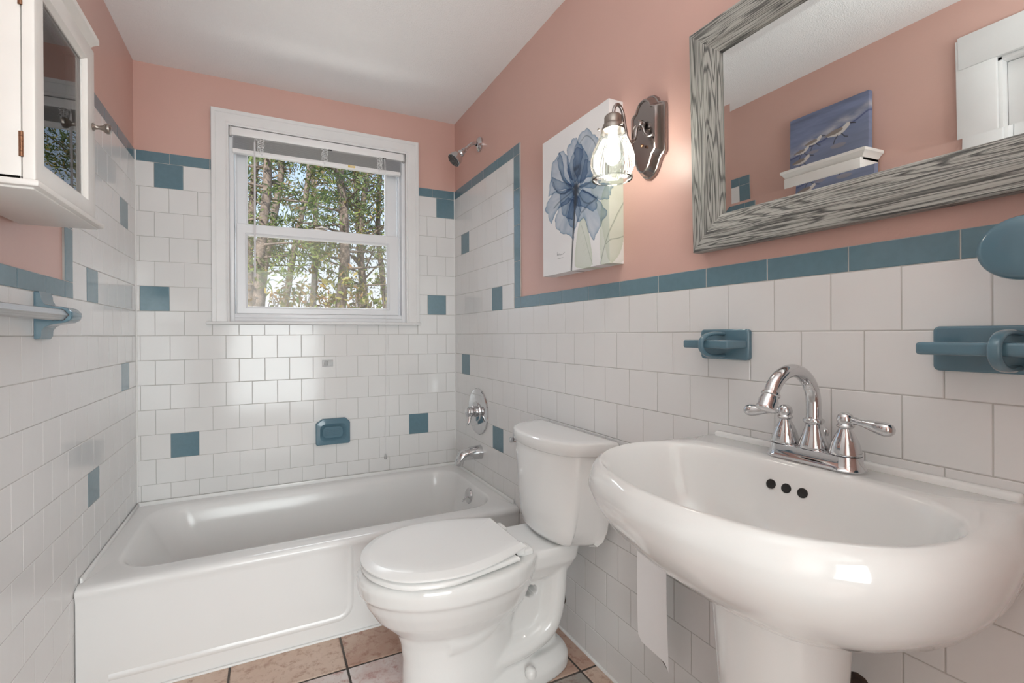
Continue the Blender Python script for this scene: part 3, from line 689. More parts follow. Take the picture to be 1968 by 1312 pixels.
rings += [plan([(b[0]+(.012 if k < 3 else 0)*(1) , b[1]) for k, b in enumerate(mixc(OUT, INN, .86))] if False else [((a[0]*.14+b[0]*.86), a[1]*.14+b[1]*.86) for a, b in zip(OUT, INN)], .8465), plan(offc(INN, .003), .8455), plan(INN, .843)]
rings += [plan(offc(INN, -.005), .836), plan(offc(INN, -.011), .820), plan(offc(INN, -.022), .785), plan(offc(INN, -.040), .745), plan(offc(INN, -.075), .712), plan(offc(INN, -.12), .698), plan([(1.25+(x-1.25)*.1, y*.1) for x, y in INN], .692)]
g = G(); g.loft(rings, cap0=True, cap1=True)
sb = g.build('basin', M['porcelain'], sk, smooth=180)
g = G(); g.loft([[(x, y, z) for x, y in rrect(1.474, W-.0012, YS-.249, YS+.249, .006)] for z in (.838, .8515)]+[[(x, y, .855) for x, y in rrect(1.478, W-.0012, YS-.247, YS+.247, .006)]], cap0=True, cap1=True)
g.build('back_ledge', M['porcelain'], sk, smooth=60)
for dy in (-.028, 0, .028):
    g = G(); g.lathe([(.0080, -.006), (.0086, .0008), (.0074, .0014), (.0050, .0006), (0, .0004)], (1.3594, YS+.008+dy, .806), (-.95, 0, .31), 24)
    g.build('overflow_hole', M['black'], sk)  # solid black disc stands in for the shade inside the hole
g = G(); g.lathe([(.0, -.002), (.022, .0), (.021, .003), (.014, .004), (0, .0045)], (1.25, YS, .6925), (0, 0, 1), 28); g.build('drain', M['chrome'], sk)
def ped(hw, xf, xb, z, n=40):
    return [Vector((((xf+xb)/2)+(xb-xf)/2*math.copysign(abs(math.cos(t))**.9, math.cos(t)), YS+hw*math.copysign(abs(math.sin(t))**.85, math.sin(t)), z)) for t in np.linspace(0, 2*PI, n+1)[:-1]]
g = G(); g.loft([ped(.115, 1.21, 1.46, 0), ped(.112, 1.215, 1.455, .03), ped(.096, 1.235, 1.42, .08), ped(.090, 1.245, 1.41, .2), ped(.092, 1.24, 1.41, .4), ped(.100, 1.228, 1.415, .55), ped(.104, 1.222, 1.42, .63)], cap0=True, cap1=True)
g.build('pedestal', M['porcelain'], sk, smooth=50)
dp = thing('sink_drain_pipe', (W, -1.99, .44), 'dark drain pipe entering the wall behind the sink pedestal', 'pipe')
g = G(); g.lathe([(.040, .0002), (.038, .003), (.020, .006)], (W, -1.990, .425), (-1, 0, 0), 20, rib=lambda t, k: 1+.12*math.sin(3*t)+.08*math.sin(7*t)); g.build('wall_opening', M['rust'], dp)
g = G(); g.tube([(W, -1.985, .425), (1.44, -1.975, .425), (1.425, -1.97, .44), (1.42, -1.968, .56)], .016, 14); g.build('pipe', M['rubber'], dp)

# faucet
fc = thing('faucet', (1.425, YS, .848), 'chrome two-handle gooseneck faucet on the white pedestal sink', 'faucet')
def stad(hw, r, z, cx=1.428, n=12):
    P = []
    for k in range(n+1): a = PI*k/n; P.append((cx+r*math.cos(a), YS+hw+r*math.sin(a), z))
    for k in range(n+1): a = PI+PI*k/n; P.append((cx+r*math.cos(a), YS-hw+r*math.sin(a), z))
    return P
g = G(); g.loft([stad(.052, .030, .8478), stad(.052, .0305, .850), stad(.052, .028, .853), stad(.052, .0255, .860), stad(.052, .0240, .868), stad(.052, .0235, .872), stad(.051, .021, .8735)], cap0=True, cap1=True); g.build('base_plate', M['chrome'], fc, smooth=35)
g = G(); g.lathe([(.024, 0), (.0245, .002), (.023, .008), (.0185, .022), (.0145, .036), (.0130, .044), (.0165, .047), (.0175, .050), (.0165, .053), (.0125, .055), (.0115, .060)], (1.428, YS, .8735), (0, 0, 1), 32); g.build('spout_base', M['chrome'], fc)
R_ = .064; xc = 1.428-R_; zc = .954
pts = [(1.428, YS, .925), (1.428, YS, .940), (1.428, YS, zc)]+[(xc+R_*math.cos(a), YS, zc+R_*math.sin(a)) for a in np.linspace(.12, PI*.86, 22)]
g = G(); g.tube(pts, .0120, 20); ex = Vector(pts[-1]); dd = (Vector(pts[-1])-Vector(pts[-2])).normalized()
g.lathe([(.0112, -.002), (.0145, .0), (.0150, .004), (.0130, .006), (.0135, .010), (.0155, .014), (.0150, .024), (.0165, .027), (.0160, .031), (.012, .032), (0, .032)], ex, dd, 28)
g.build('spout', M['chrome'], fc)
for sgn in (1, -1):
    yh = YS+sgn*.052
    g = G(); g.lathe([(.0245, .0005), (.0235, .001), (.0235, .004), (.0225, .010), (.0195, .022), (.0145, .034), (.0105, .042), (.0095, .045), (.0130, .048), (.0135, .050), (.0115, .052), (.0095, .055)], (1.428, yh, .8735), (0, 0, 1), 30)
    g.lathe([(.0, -.004), (.0095, .0), (.0125, .006), (.0128, .010), (.0105, .017), (.005, .021), (0, .0215)], (1.428, yh, .925), (0, 0, 1), 26)
    hb = g.build('handle', M['chrome'], fc)
    dx = -.30 if sgn > 0 else -.12
    base = Vector((1.428, yh, .9355)); dr = Vector((dx, sgn, -.02)).normalized()
    L = [q*.88 for q in (0, .012, .018, .024, .036, .05, .062, .072, .079, .083, .0845)]; rr = [.005, .0055, .0072, .0055, .0068, .0096, .0115, .0118, .0098, .006, .001]
    g = G(); g.tube([base+dr*t+Vector((0, 0, -.10*t)) for t in L], rr, 18); g.build('lever', M['chrome'], hb)
    g = G(); g.lathe([(.0238, 0), (.0238, .0015)], (1.428, yh, .8728), (0, 0, 1), 30); g.build('gasket', M['rubber'], hb)
g = G(); g.lathe([(.0035, 0), (.0035, .020), (.0075, .022), (.009, .028), (.008, .033), (.004, .036), (0, .037)], (1.452, YS-.004, .873), (0, 0, 1), 18); g.build('lift_rod', M['chrome'], fc)

# toilet paper
tp = thing('toilet_paper_roll', (1.455, -1.571, .50), 'white toilet paper hanging on the tiled wall left of the pedestal', 'toilet paper')
g = G(); n = 40; ro, ri = .034, .018; cx, cz = 1.4535, .505
for y0_, y1_ in ((-1.622, -1.519),):
    O0 = [(cx+ro*math.cos(t), y0_, cz+ro*math.sin(t)) for t in np.linspace(0, 2*PI, n+1)[:-1]]; O1 = [(x, y1_, z) for x, _, z in O0]
    I0 = [(cx+ri*math.cos(t), y0_, cz+ri*math.sin(t)) for t in np.linspace(0, 2*PI, n+1)[:-1]]; I1 = [(x, y1_, z) for x, _, z in I0]
    g.loft([I0, O0, O1, I1, I0])
g.build('roll', M['paper'], tp)
g = G(); rg = []
for k in range(22):
    t = k/21; z = .505-.245*t; x = 1.4193-.003*math.sin(t*3)+.004*t*t
    row = []
    for j in range(9):
        u = j/8; y = -1.519-.103*u
        zz = z if k < 21 else z-.012*u-(.014 if j == 8 else 0)+(.012 if j == 0 else 0)
        row.append((x+.0015*math.sin(u*5+t*4), y, zz))
    rg.append(row)
fr = [[p for p in r] for r in rg]; bk = [[(x+.0008, y, z) for x, y, z in r] for r in rg]
g.loft([a+b[::-1] for a, b in zip(fr, bk)], cap0=True, cap1=True); g.build('loose_sheet', M['paper'], tp, smooth=60)
th = thing('toilet_paper_holder', (W, -1.571, .50), 'white ceramic toilet paper holder posts under the sink edge', 'toilet paper holder')
for y in (-1.650, -1.500):
    g = G(); g.loft([[(x, yy, zz) for yy, zz in rrect(y-.018-d, y+.018+d, .505-.028-d, .505+.028+d, .010)] for x, d in ((W-.0003, .004), (W-.006, .004), (W-.012, 0), (W-.042, -.004), (W-.052, -.010))], cap0=True, cap1=True); g.build('post', M['porcelain'], th)
g = G(); g.tube([(cx, -1.64, cz), (cx, -1.505, cz)], .0178, 20); g.build('spring_roller', M['seat'], th)

# ------------------------------------------------------------------ blue ceramic wall holders
def holder(name, y0, y1, label, cat, ringw=.0065, group=None):
    """plate y0>y1 ; slab shelf z 1.051-1.071 ; upright loop through the middle"""
    yc = (y0+y1)/2; h = thing(name, (W, yc, 1.02), label, cat, group)
    g = G(); g.loft([[(x, yy, zz) for yy, zz in rrect(y1+d, y0-d, 1.0245+d, 1.0945-d, .008)] for x, d in ((W-.0003, 0), (W-.009, 0), (W-.0115, .002), (W-.012, .004))], cap0=True, cap1=True); g.build('back_plate', M['ceramic_blue'], h)
    g = G(); g.box((W-.010, y1+.003, 1.0515), (W-.076, y0-.003, 1.0705), .0045, seg=3); g.build('shelf', M['ceramic_blue'], h)
    g = G(); pts = [(W-.006, 1.083), (W-.04, 1.0845), (W-.066, 1.081), (W-.082, 1.071), (W-.086, 1.0595), (W-.082, 1.048), (W-.066, 1.037), (W-.04, 1.0325), (W-.006, 1.034)]
    P = catmull([(a, yc, b) for a, b in pts], 5, False); rg = []
    for i, p in enumerate(P):
        d = (P[min(i+1, len(P)-1)]-P[max(i-1, 0)]).normalized(); nr = Vector((d.z, 0, -d.x)).normalized()
        rg.append([p+nr*(.0045*math.cos(a))+Vector((0, ringw*math.copysign(abs(math.sin(a))**.7, math.sin(a)), 0)) for a in np.linspace(0, 2*PI, 17)[:-1]])
    g.loft(rg, cap0=True, cap1=True); g.build('loop', M['ceramic_blue'], h)
    return h
holder('toothbrush_holder', -1.675, -1.800, 'small blue ceramic toothbrush holder on tiles left of the faucet', 'toothbrush holder')
holder('soap_holder', -2.115, -2.300, 'wide blue ceramic soap holder with loop at the right edge above sink', 'soap dish', .0075)
hk = thing('robe_knob', (W, -2.234, 1.197), 'round blue ceramic wall knob over the blue trim tiles at the right edge', 'wall knob')
g = G(); g.lathe([(.024, .0003), (.024, .006), (.014, .014), (.012, .045), (.020, .058)], (W, -2.234, 1.197), (-1, 0, 0), 32); g.build('stem', M['ceramic_blue'], hk)
g = G(); g.lathe([(.016, .054), (.034, .058), (.0415, .063), (.0435, .070), (.0415, .077), (.036, .0805), (.018, .083), (0, .0835)], (W, -2.234, 1.197), (-1, 0, 0), 56, sx=1.12, sy=1.0); g.build('disc', M['ceramic_blue'], hk, smooth=60)

# ------------------------------------------------------------------ towel bar on left wall
tb_ = thing('towel_bar', (0, -.948, 1.14), 'ribbed aluminium towel bar in a blue ceramic bracket on left wall', 'towel bar')
def bracket(yc, name='bracket'):
    g = G()
    P = [(0.0005, 1.199), (.010, 1.199), (.013, 1.190), (.014, 1.180), (.020, 1.168), (.035, 1.163), (.052, 1.162), (.064, 1.158), (.073, 1.148), (.0745, 1.139), (.071, 1.129), (.060, 1.122), (.045, 1.119), (.030, 1.116), (.020, 1.110), (.014, 1.100), (.013, 1.086), (.010, 1.080), (.0005, 1.080)]
    hw = .0355
    def ring(y, s): 
        c = (.03, 1.14); return [(max(.0005, c[0]+(x-c[0])*s if x > .001 else x), y, c[1]+(z-c[1])*s) for x, z in P]
    g.loft([ring(yc-hw, .96), ring(yc-hw+.003, .995), ring(yc-hw+.008, 1), ring(yc+hw-.008, 1), ring(yc+hw-.003, .995), ring(yc+hw, .96)], cap0=True, cap1=True)
    return g.build(name, M['ceramic_blue'], tb_, smooth=40)
bracket(-.948); bracket(-1.59)
g = G(); c = (.045, 1.141)
hexo = [(.0215, 0), (.012, .0125), (-.012, .0125), (-.0215, 0), (-.012, -.0125), (.012, -.0125)]
prof = []
for i in range(6):
    (a0, b0), (a1, b1) = hexo[i], hexo[(i+1) % 6]
    for k in range(6):
        t = k/6; q = .0009 if k % 2 else -.0006; prof.append((a0+(a1-a0)*t, b0+(b1-b0)*t+(q if b0+b1 > 0 else -q)))
g.loft([[(c[0]+a, y, c[1]+b) for a, b in prof] for y in (-.925+.0, -1.60)], cap0=True, cap1=True); g.build('bar', M['alu'], tb_, smooth=20)
# dark socket line in the bracket
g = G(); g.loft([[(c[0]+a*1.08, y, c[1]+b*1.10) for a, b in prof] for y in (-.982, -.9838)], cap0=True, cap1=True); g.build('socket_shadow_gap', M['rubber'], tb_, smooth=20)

# ------------------------------------------------------------------ wall cabinet
cb = thing('wall_cabinet', (.07, -1.22, 1.35), 'white wall cabinet with glass door hung on the left wall', 'cabinet')
CY0, CY1, CX, CZ0, CZ1 = -1.382, -1.058, .122, 1.362, 1.778
g = G()
for a, b in (((0.001, CY0, CZ0), (CX, CY0+.014, CZ1)), ((0.001, CY1-.014, CZ0), (CX, CY1, CZ1)), ((0.001, CY0, CZ0), (.008, CY1, CZ1)), ((.001, CY0, CZ1-.012), (CX, CY1, CZ1)), ((.001, CY0, CZ0), (CX, CY1, CZ0+.012))): g.box(a, b, .001)
g.build('carcass', M['cabinet'], cb)
g = G(); g.box((.008, CY0+.014, 1.572), (CX-.003, CY1-.014, 1.583), .001); g.build('shelf', M['cabinet'], cb)
g = G(); g.box((.001, CY0-.030, CZ0-.012), (.156, CY1+.012, CZ0), .004); g.box((.001, CY0-.020, CZ0-.016), (.146, CY1+.004, CZ0-.011), .002); g.build('bottom_board', M['cabinet'], cb)
g = G()
y0_, y1_ = CY0, CY1
pr_ = [(.000, CZ1), (.004, CZ1+.006), (.010, CZ1+.014), (.017, CZ1+.020), (.020, CZ1+.022), (.020, CZ1+.034)]
rings = [[(.001, y0_-o, z), (CX+.006+o, y0_-o, z), (CX+.006+o, y1_+o*.6, z), (.001, y1_+o*.6, z)] for o, z in pr_]
g.loft(rings, cap0=True, cap1=True); g.build('crown', M['cabinet'], cb, smooth=20)
g = G()
dx0, dx1 = CX+.002, CX+.020
o = [(CY0+.0005, 1.368), (CY1-.0005, 1.368), (CY1-.0005, CZ1-.002), (CY0+.0005, CZ1-.002)]
i_ = [(-1.339, 1.412), (-1.1175, 1.412), (-1.1175, 1.726), (-1.339, 1.726)]
def LL(p, x): return [(x, a, b) for a, b in p]
def ins(p, d): return [(a+(d if k in (0, 3) else -d), b+(d if k < 2 else -d)) for k, (a, b) in enumerate(p)]
g.loft([LL(i_, dx0), LL(o, dx0), LL(o, dx1-.005), LL(ins(o, .0015), dx1-.0015), LL(ins(o, .005), dx1), LL(ins(i_, -.008), dx1), LL(ins(i_, -.005), dx1-.004), LL(i_, dx1-.008), LL(i_, dx0)])
dr = g.build('door', M['cabinet'], cb, smooth=25)
g = G(); g.box((dx0+.004, -1.343, 1.408), (dx0+.007, -1.1135, 1.730)); g.build('pane', M['glass_cab'], dr, smooth=0)
g = G(); g.lathe([(.009, 0), (.0095, .002), (.006, .005), (.0045, .012), (.006, .019), (.0105, .024), (.0125, .028), (.0115, .033), (.006, .036), (0, .0365)], (dx1, -1.076, 1.588), (1, 0, 0), 28); g.build('knob', M['nickel'], dr)
for z in (1.43, 1.70):
    g = G()
    for k in range(5): g.lathe([(.0028, 0), (.0028, .0085)], (CX+.001, CY0-.001, z-.0225+k*.009), (0, 0, 1), 12)
    g.box((CX-.003, CY0-.001, z-.0225), (CX+.002, CY0+.001, z+.0225)); g.build('hinge', M['brass'], dr)

# ------------------------------------------------------------------ paintings on canvas: painted on a grid
def seglen(px, py, pts):
    """min distance from grid points to polyline"""
    D = np.full(px.shape, 9.)
    for (x0, y0), (x1, y1) in zip(pts[:-1], pts[1:]):
        dx, dy = x1-x0, y1-y0; L = dx*dx+dy*dy+1e-12; t = np.clip(((px-x0)*dx+(py-y0)*dy)/L, 0, 1)
        D = np.minimum(D, np.hypot(px-x0-t*dx, py-y0-t*dy))
    return D
def inside(px, py, pts):
    c = np.zeros(px.shape, bool); n = len(pts)
    for i in range(n):
        x0, y0 = pts[i]; x1, y1 = pts[(i+1) % n]
        if y0 == y1: continue
        cond = ((y0 > py) != (y1 > py)) & (px < (x1-x0)*(py-y0)/(y1-y0)+x0); c ^= cond
    return c
def smoothpoly(p, per=6): return [(v[0], v[1]) for v in catmull([(a, b, 0) for a, b in p], per)]
def fbm(px, py, f, seed, oct=4):
    r = np.random.default_rng(seed); out = np.zeros(px.shape); amp = 1.
    for o in range(oct):
        for _ in range(5):
            a = r.uniform(0, 2*PI); ph = r.uniform(0, 2*PI); k = f*2**o*r.uniform(.7, 1.3); out += amp*np.sin(k*(px*math.cos(a)+py*math.sin(a))+ph+1.5*np.sin(k*.6*(py*math.cos(a)-px*math.sin(a))))
        amp *= .55
    return out/5
def paint_flower(S_, T_):
    ar = .49/.368; X, Y = S_, T_*ar
    col = np.ones(S_.shape+(3,))*np.array([.82, .82, .83])
    col *= (1-.05*np.clip(fbm(X, Y, 3, 1), -1, 1))[..., None]*1.0
    sp = lambda pts: [(a, b*ar) for a, b in pts]
    def leaf(pts, c, vein):
        P = smoothpoly(sp(pts)); m = inside(X, Y, P).astype(float); d = seglen(X, Y, P+[P[0]])
        m *= .55+.3*np.exp(-d*60)+.04*fbm(X, Y, 25, 5)
        for k in range(3): col[..., k] *= 1-m*(1-c[k])
    def line(pts, w, a=1., c=(.05, .07, .09)):
        d = seglen(X, Y, sp(pts)); m = np.clip(1.2-d/w, 0, 1)*a
        for k in range(3): col[..., k] = col[..., k]*(1-m)+m*c[k]
    green = (.66, .74, .60)
    leaf([(.608, .682), (.672, .673), (.732, .779), (.77, .987), (.583, .99), (.529, .947), (.564, .773)], green, 0)
    leaf([(.90, .60), (1.001, .50), (1.15, .43), (1.15, .83), (1.049, .986), (.895, .996)], green, 0)
    leaf([(.75, .45), (.95, .40), (1.16, .30), (1.2, .9), (1.0, .99), (.90, .75)], (.80, .84, .76), 0)
    line([(.629, .714), (.68, .80), (.73, .90), (.78, .988)], .003, .7, (.22, .30, .22))
    for k in range(6): line([(.65+.02*k, .76+.035*k), (.60+.02*k, .80+.03*k)], .0015, .35, (.35, .42, .33))
    line([(.885, .995), (.915, .93), (.95, .87), (1.02, .78), (1.08, .70), (1.15, .62)], .005, .8, (.13, .19, .14))
    line([(.955, .88), (1.02, .855), (1.09, .845), (1.16, .825)], .004, .8, (.13, .19, .14))
    for k in range(7): line([(.95+.03*k, .87-.036*k), (.99+.03*k, .80-.03*k)], .0015, .4, (.35, .42, .33))
    PET = [[(.654, .089), (.779, .146), (.866, .204), (.893, .29), (.816, .399), (.611, .428), (.515, .267), (.549, .177)], [(.506, .105), (.593, .149), (.656, .225), (.612, .35), (.524, .409), (.424, .284), (.426, .163)],
           [(.307, .146), (.402, .177), (.47, .316), (.529, .439), (.388, .378), (.293, .273), (.27, .184)], [(.182, .204), (.307, .152), (.389, .337), (.502, .444), (.267, .404), (.14, .42), (.115, .371)],
           [(.155, .294), (.268, .33), (.502, .429), (.387, .449), (.291, .435), (.205, .38)], [(.06, .469), (.217, .414), (.502, .444), (.479, .519), (.265, .54), (.151, .616), (.086, .55)],
           [(.265, .54), (.501, .503), (.525, .767), (.418, .742), (.239, .673)], [(.545, .512), (.694, .504), (.945, .648), (.917, .734), (.811, .819), (.732, .779), (.672, .673), (.576, .676)],
           [(.611, .438), (.873, .487), (1.019, .528), (1.009, .589), (.946, .607), (.814, .567), (.674, .5)], [(.60, .438), (.70, .30), (.816, .36), (.90, .44), (.85, .50), (.70, .48)], [(.513, .456), (.674, .49), (.852, .593), (.793, .647), (.652, .592), (.545, .562)],
           [(.43, .30), (.52, .20), (.66, .21), (.73, .33), (.66, .43), (.50, .42)], [(.30, .46), (.45, .44), (.57, .52), (.50, .64), (.36, .60)], [(.55, .50), (.62, .55), (.60, .66), (.50, .72), (.42, .62), (.48, .52)]]
    blue = np.array([.13, .28, .46])
    for i, p in enumerate(PET):
        P0 = smoothpoly(sp(p), 9); rr_ = np.random.default_rng(100+i); ph_ = rr_.uniform(0, 6, 3); cx0 = sum(q[0] for q in P0)/len(P0); cy0 = sum(q[1] for q in P0)/len(P0); P = []
        for k_, (qx, qy) in enumerate(P0):
            ang = 2*PI*k_/len(P0); w_ = 1+.055*math.sin(5*ang+ph_[0])+.04*math.sin(9*ang+ph_[1])+.02*math.sin(17*ang+ph_[2]); P.append((cx0+(qx-cx0)*w_, cy0+(qy-cy0)*w_))
        m = inside(X, Y, P); d = seglen(X, Y, P+[P[0]])
        dc = np.hypot(X-.56, Y-.45*ar)
        a = .46+.30*np.exp(-d*60)+.25*np.exp(-d*260)+.28*np.exp(-dc*6)+.10*fbm(X, Y, 18, 20+i)+.13*fbm(np.arctan2(Y-.45*ar, X-.56)*1.5, dc*.8, 9, 70+i, 3)
        a = np.where(m, np.clip(a, 0, 1), 0)
        col *= (1-a[..., None]*(1-blue))
        e_ = np.clip(1-np.abs(d)/.0034, 0, 1)*.85*np.clip(.6+.6*fbm(X, Y, 9, 50+i), 0, 1); col *= (1-e_[..., None]*(1-np.array([.12, .2, .3])))
    core = np.exp(-(((X-.565)/.075)**2+((Y-.335*ar)/.075)**2)**1.5)*np.clip(.75+.7*fbm(X, Y, 40, 9), 0, 1)
    c2 = np.exp(-(((X-.555)/.050)**2+((Y-.455*ar)/.065)**2)**1.6)
    for w in (core*.85, c2*.95): col = col*(1-w[..., None])+w[..., None]*np.array([.02, .035, .06])
    for pts, w, a in (([(.555, .45), (.47, .43), (.38, .37), (.30, .27)], .010, .6), ([(.555, .45), (.44, .47), (.30, .49), (.20, .52)], .009, .65), ([(.52, .44), (.36, .45), (.24, .40), (.19, .33)], .008, .6),
                      ([(.57, .45), (.70, .46), (.82, .44), (.90, .38)], .009, .6), ([(.57, .47), (.66, .56), (.76, .59), (.85, .57)], .009, .7), ([(.55, .47), (.62, .62), (.72, .60), (.80, .58)], .006, .6), ([(.60, .17), (.70, .14), (.80, .20), (.84, .26)], .006, .6), ([(.45, .48), (.40, .60), (.45, .52)], .006, .4), ([(.56, .68), (.65, .62), (.76, .58)], .005, .6)):
        P = [(v[0], v[1]) for v in catmull([(a_, b_, 0) for a_, b_ in pts], 6, False)]; line(P, w, a, (.03, .06, .10))
    line([(.548, .44), (.545, .50), (.530, .60), (.515, .70), (.50, .80), (.487, .90), (.472, 1.02)], .014, 1., (.045, .05, .055))
    line([(.548, .44), (.547, .49), (.540, .56)], .030, .9, (.03, .04, .06))
    sg = [(.252, .845), (.250, .872), (.256, .860), (.262, .872), (.268, .862), (.272, .870), (.285, .858), (.288, .871), (.296, .864), (.302, .872), (.312, .866), (.322, .872), (.345, .868), (.375, .858)]
    line(sg, .0024, .9); line([(.250, .893), (.350, .893)], .0014, .7)
    return np.clip(col, 0, 1)
def paint_birds(S_, T_):
    X, Y = S_, T_*.81
    base = np.array([.16, .19, .30]); col = np.ones(S_.shape+(3,))*base
    st = fbm(X*.6+Y*.15, Y*3.2, 9, 3); col *= (1+.22*np.clip(st, -1, 1))[..., None]
    wv = .36-.12*X**1.2+.02*np.sin(X*14)-.10*(X-.5); wv = .56-.30*X+.015*np.sin(X*17)   # foam line rises to the right
    foam = np.exp(-((Y-wv+.06)/.055)**2)*np.clip(.65+.5*fbm(X, Y*2, 14, 4), 0, 1)
    col = col*(1-foam[..., None]*.75)+foam[..., None]*.75*np.array([.50, .49, .52])
    dk = np.exp(-((Y-wv-.015)/.012)**2)*.8; col = col*(1-dk[..., None])+dk[..., None]*np.array([.03, .05, .16])
    wet = np.clip((Y-wv-.05)*6, 0, 1); col = col*(1-.35*wet[..., None])+.35*wet[..., None]*np.array([.22, .25, .33])
    def bird(cx, cy, s, flip=1):
        nonlocal col
        def px(a, b): return (cx+flip*a*s, cy+b*s)
        def fill(pts, c, a=1.):
            nonlocal col
            P = smoothpoly([px(*q) for q in pts], 5); m = inside(X, Y, P)*a; col = col*(1-m[..., None])+m[..., None]*np.array(c)
        def ln(pts, w, c, a=1.):
            nonlocal col
            d = seglen(X, Y, [px(*q) for q in pts]); m = np.clip(1.3-d/(w*s), 0, 1)*a; col = col*(1-m[..., None])+m[..., None]*np.array(c)
        fill([(-.9, .05), (-.3, -.32), (.4, -.42), (.75, -.65), (1.0, -.58), (.95, -.35), (.6, .0), (.1, .25), (-.4, .2)], (.62, .58, .55))
        fill([(-1.15, .0), (-.4, -.35), (.3, -.38), (.35, -.15), (-.3, .05)], (.24, .20, .18))
        ln([(1.0, -.52), (1.4, -.38)], .05, (.02, .02, .02)); ln([(0.0, .2), (-.25, .55), (-.35, .9)], .045, (.03, .03, .03)); ln([(.3, .15), (.55, .5), (.8, .6)], .045, (.03, .03, .03))
        fill([(-.6, 1.05), (0, .95), (.7, 1.1), (.3, 1.35), (-.4, 1.3)], (.33, .28, .26), .5)
    for a in ((.64, .42, .15), (.33, .44, .11), (.17, .52, .10), (.16, .66, .12)): bird(*a)
    return np.clip(col, 0, 1)
def canvas(name, fn, painter, w, h, depth, nw, nh, mat, side, label, cat, org):
    """fn(s,t,d) -> xyz, s along width 0-1, t down 0-1, d out of wall 0..depth ; picture wraps over the right side"""
    ns = 24; S1 = np.concatenate([np.linspace(0, 1, nw), 1+np.linspace(0, depth/w, ns+1)[1:]]); T1 = np.linspace(0, 1, nh)
    SS, TT = np.meshgrid(S1, T1); C_ = painter(SS, TT); verts = []; cols = []
    for j in range(nh):
        for i in range(len(S1)):
            s = S1[i]; verts.append(fn(min(s, 1), T1[j], depth-max(0, s-1)*w)); cols.append((*C_[j, i], 1))
    N = len(S1); faces = [(j*N+i, j*N+i+1, (j+1)*N+i+1, (j+1)*N+i) for j in range(nh-1) for i in range(N-1)]
    # left side, top, bottom, back
    def edge(idx):
        o = len(verts); 
        for q in idx:
            s, t = q; verts.append(fn(min(s, 1), t, depth)); verts.append(fn(min(s, 1), t, 0))
            ii = int(round(min(s, 1)*(nw-1))); jj = int(round(t*(nh-1))); cc = (*C_[jj, ii], 1); cols.append(cc); cols.append(cc)
        for k in range(len(idx)-1): faces.append((o+2*k, o+2*k+2, o+2*k+3, o+2*k+1))
    edge([(0, t) for t in np.linspace(0, 1, nh)]); edge([(s, 0) for s in np.linspace(0, 1, nw)]); edge([(s, 1) for s in np.linspace(0, 1, nw)])
    o = len(verts); verts += [fn(0, 0, 0), fn(1, 0, 0), fn(1, 1, 0), fn(0, 1, 0)]; cols += [(.5, .45, .35, 1)]*4; faces.append((o, o+1, o+2, o+3))
    o0 = Vector(org); me = bpy.data.meshes.new(name); me.from_pydata([tuple(Vector(v)-o0) for v in verts], [], faces); me.materials.append(mat)
    ca = me.color_attributes.new('paint', 'FLOAT_COLOR', 'POINT'); ca.data.foreach_set('color', np.array(cols, dtype=np.float32).ravel())
    ob = bpy.data.objects.new(name, me); COL.objects.link(ob); ob.location = o0; ORG[ob.name] = o0
    return tag(ob, label, cat)
fy0, fy1, fz0, fz1 = -1.017, -1.385, 1.298, 1.789
canvas('flower_canvas', lambda s, t, d: (W+PW-d, fy0+(fy1-fy0)*s, fz1+(fz0-fz1)*t), paint_flower, .368, .491, .054, 240, 320, M['print'], 0,
       'tall canvas print of a translucent blue flower on the pink wall', 'painting', (W, -1.2, 1.3))
lean = .05
canvas('shorebird_canvas', lambda s, t, d: (-PW+.004+d+lean*(t)*.3, -1.03-.335*s, 1.8125+.272*(1-t)), paint_birds, .335, .272, .030, 170, 150, M['print'], 0,
       'square canvas of small shorebirds in surf, seen in the mirror, atop the cabinet', 'painting', (.02, -1.2, 1.8125))

# ------------------------------------------------------------------ wall mirror with grey wood frame
mr = thing('wall_mirror', (W, -2.08, 1.27), 'large wall mirror in a weathered grey wood frame above the sink', 'mirror')
my0, my1, mz0, mz1 = -1.6675, -2.545, 1.283, 1.812
tilt = math.radians(1.15)
def mp_(y, z, d):   # d = distance out of wall; frame leans out slightly at the top
    return (W+PW-.002-d*math.cos(tilt)-(z-mz0)*math.sin(tilt), y, mz0+(z-mz0)*math.cos(tilt)-d*math.sin(tilt))
FW = .079
prof = [(0, .004), (0, .030), (.0015, .0325), (.004, .0335), (.040, .0350), (.043, .0352), (.072, .0300), (.077, .0275), (FW, .025), (FW, .010)]
cor = [(my0, mz0, -1, 1), (my0, mz1, -1, -1), (my1, mz1, 1, -1), (my1, mz0, 1, 1)]
mats_i = []
members = []
for k in range(4):
    g = G(); (ya, za, ia, ja), (yb_, zb, ib, jb) = cor[k], cor[(k+1) % 4]
    L = math.hypot(ya-yb_, za-zb); A = []; B = []
    for o_, d in prof: A.append((mp_(ya+ia*o_, za+ja*o_, d))); B.append((mp_(yb_+ib*o_, zb+jb*o_, d)))
    # perimeter length across profile for uv
    acc_ = [0]
    for q in range(len(prof)-1): acc_.append(acc_[-1]+math.dist(prof[q], prof[q+1]))
    off = k*3.7
    for q in range(len(prof)-1):
        u0, u1 = acc_[q], acc_[q+1]; o0_, o1_ = prof[q][0], prof[q+1][0]
        g.add([A[q], B[q], B[q+1], A[q+1]], [(0, 1, 2, 3)], 0, [[(off+o0_, u0), (off+L-o0_, u0), (off+L-o1_, u1), (off+o1_, u1)]])
    g.raw = True
    g.build('frame_rail', M['wood'], mr, smooth=0)
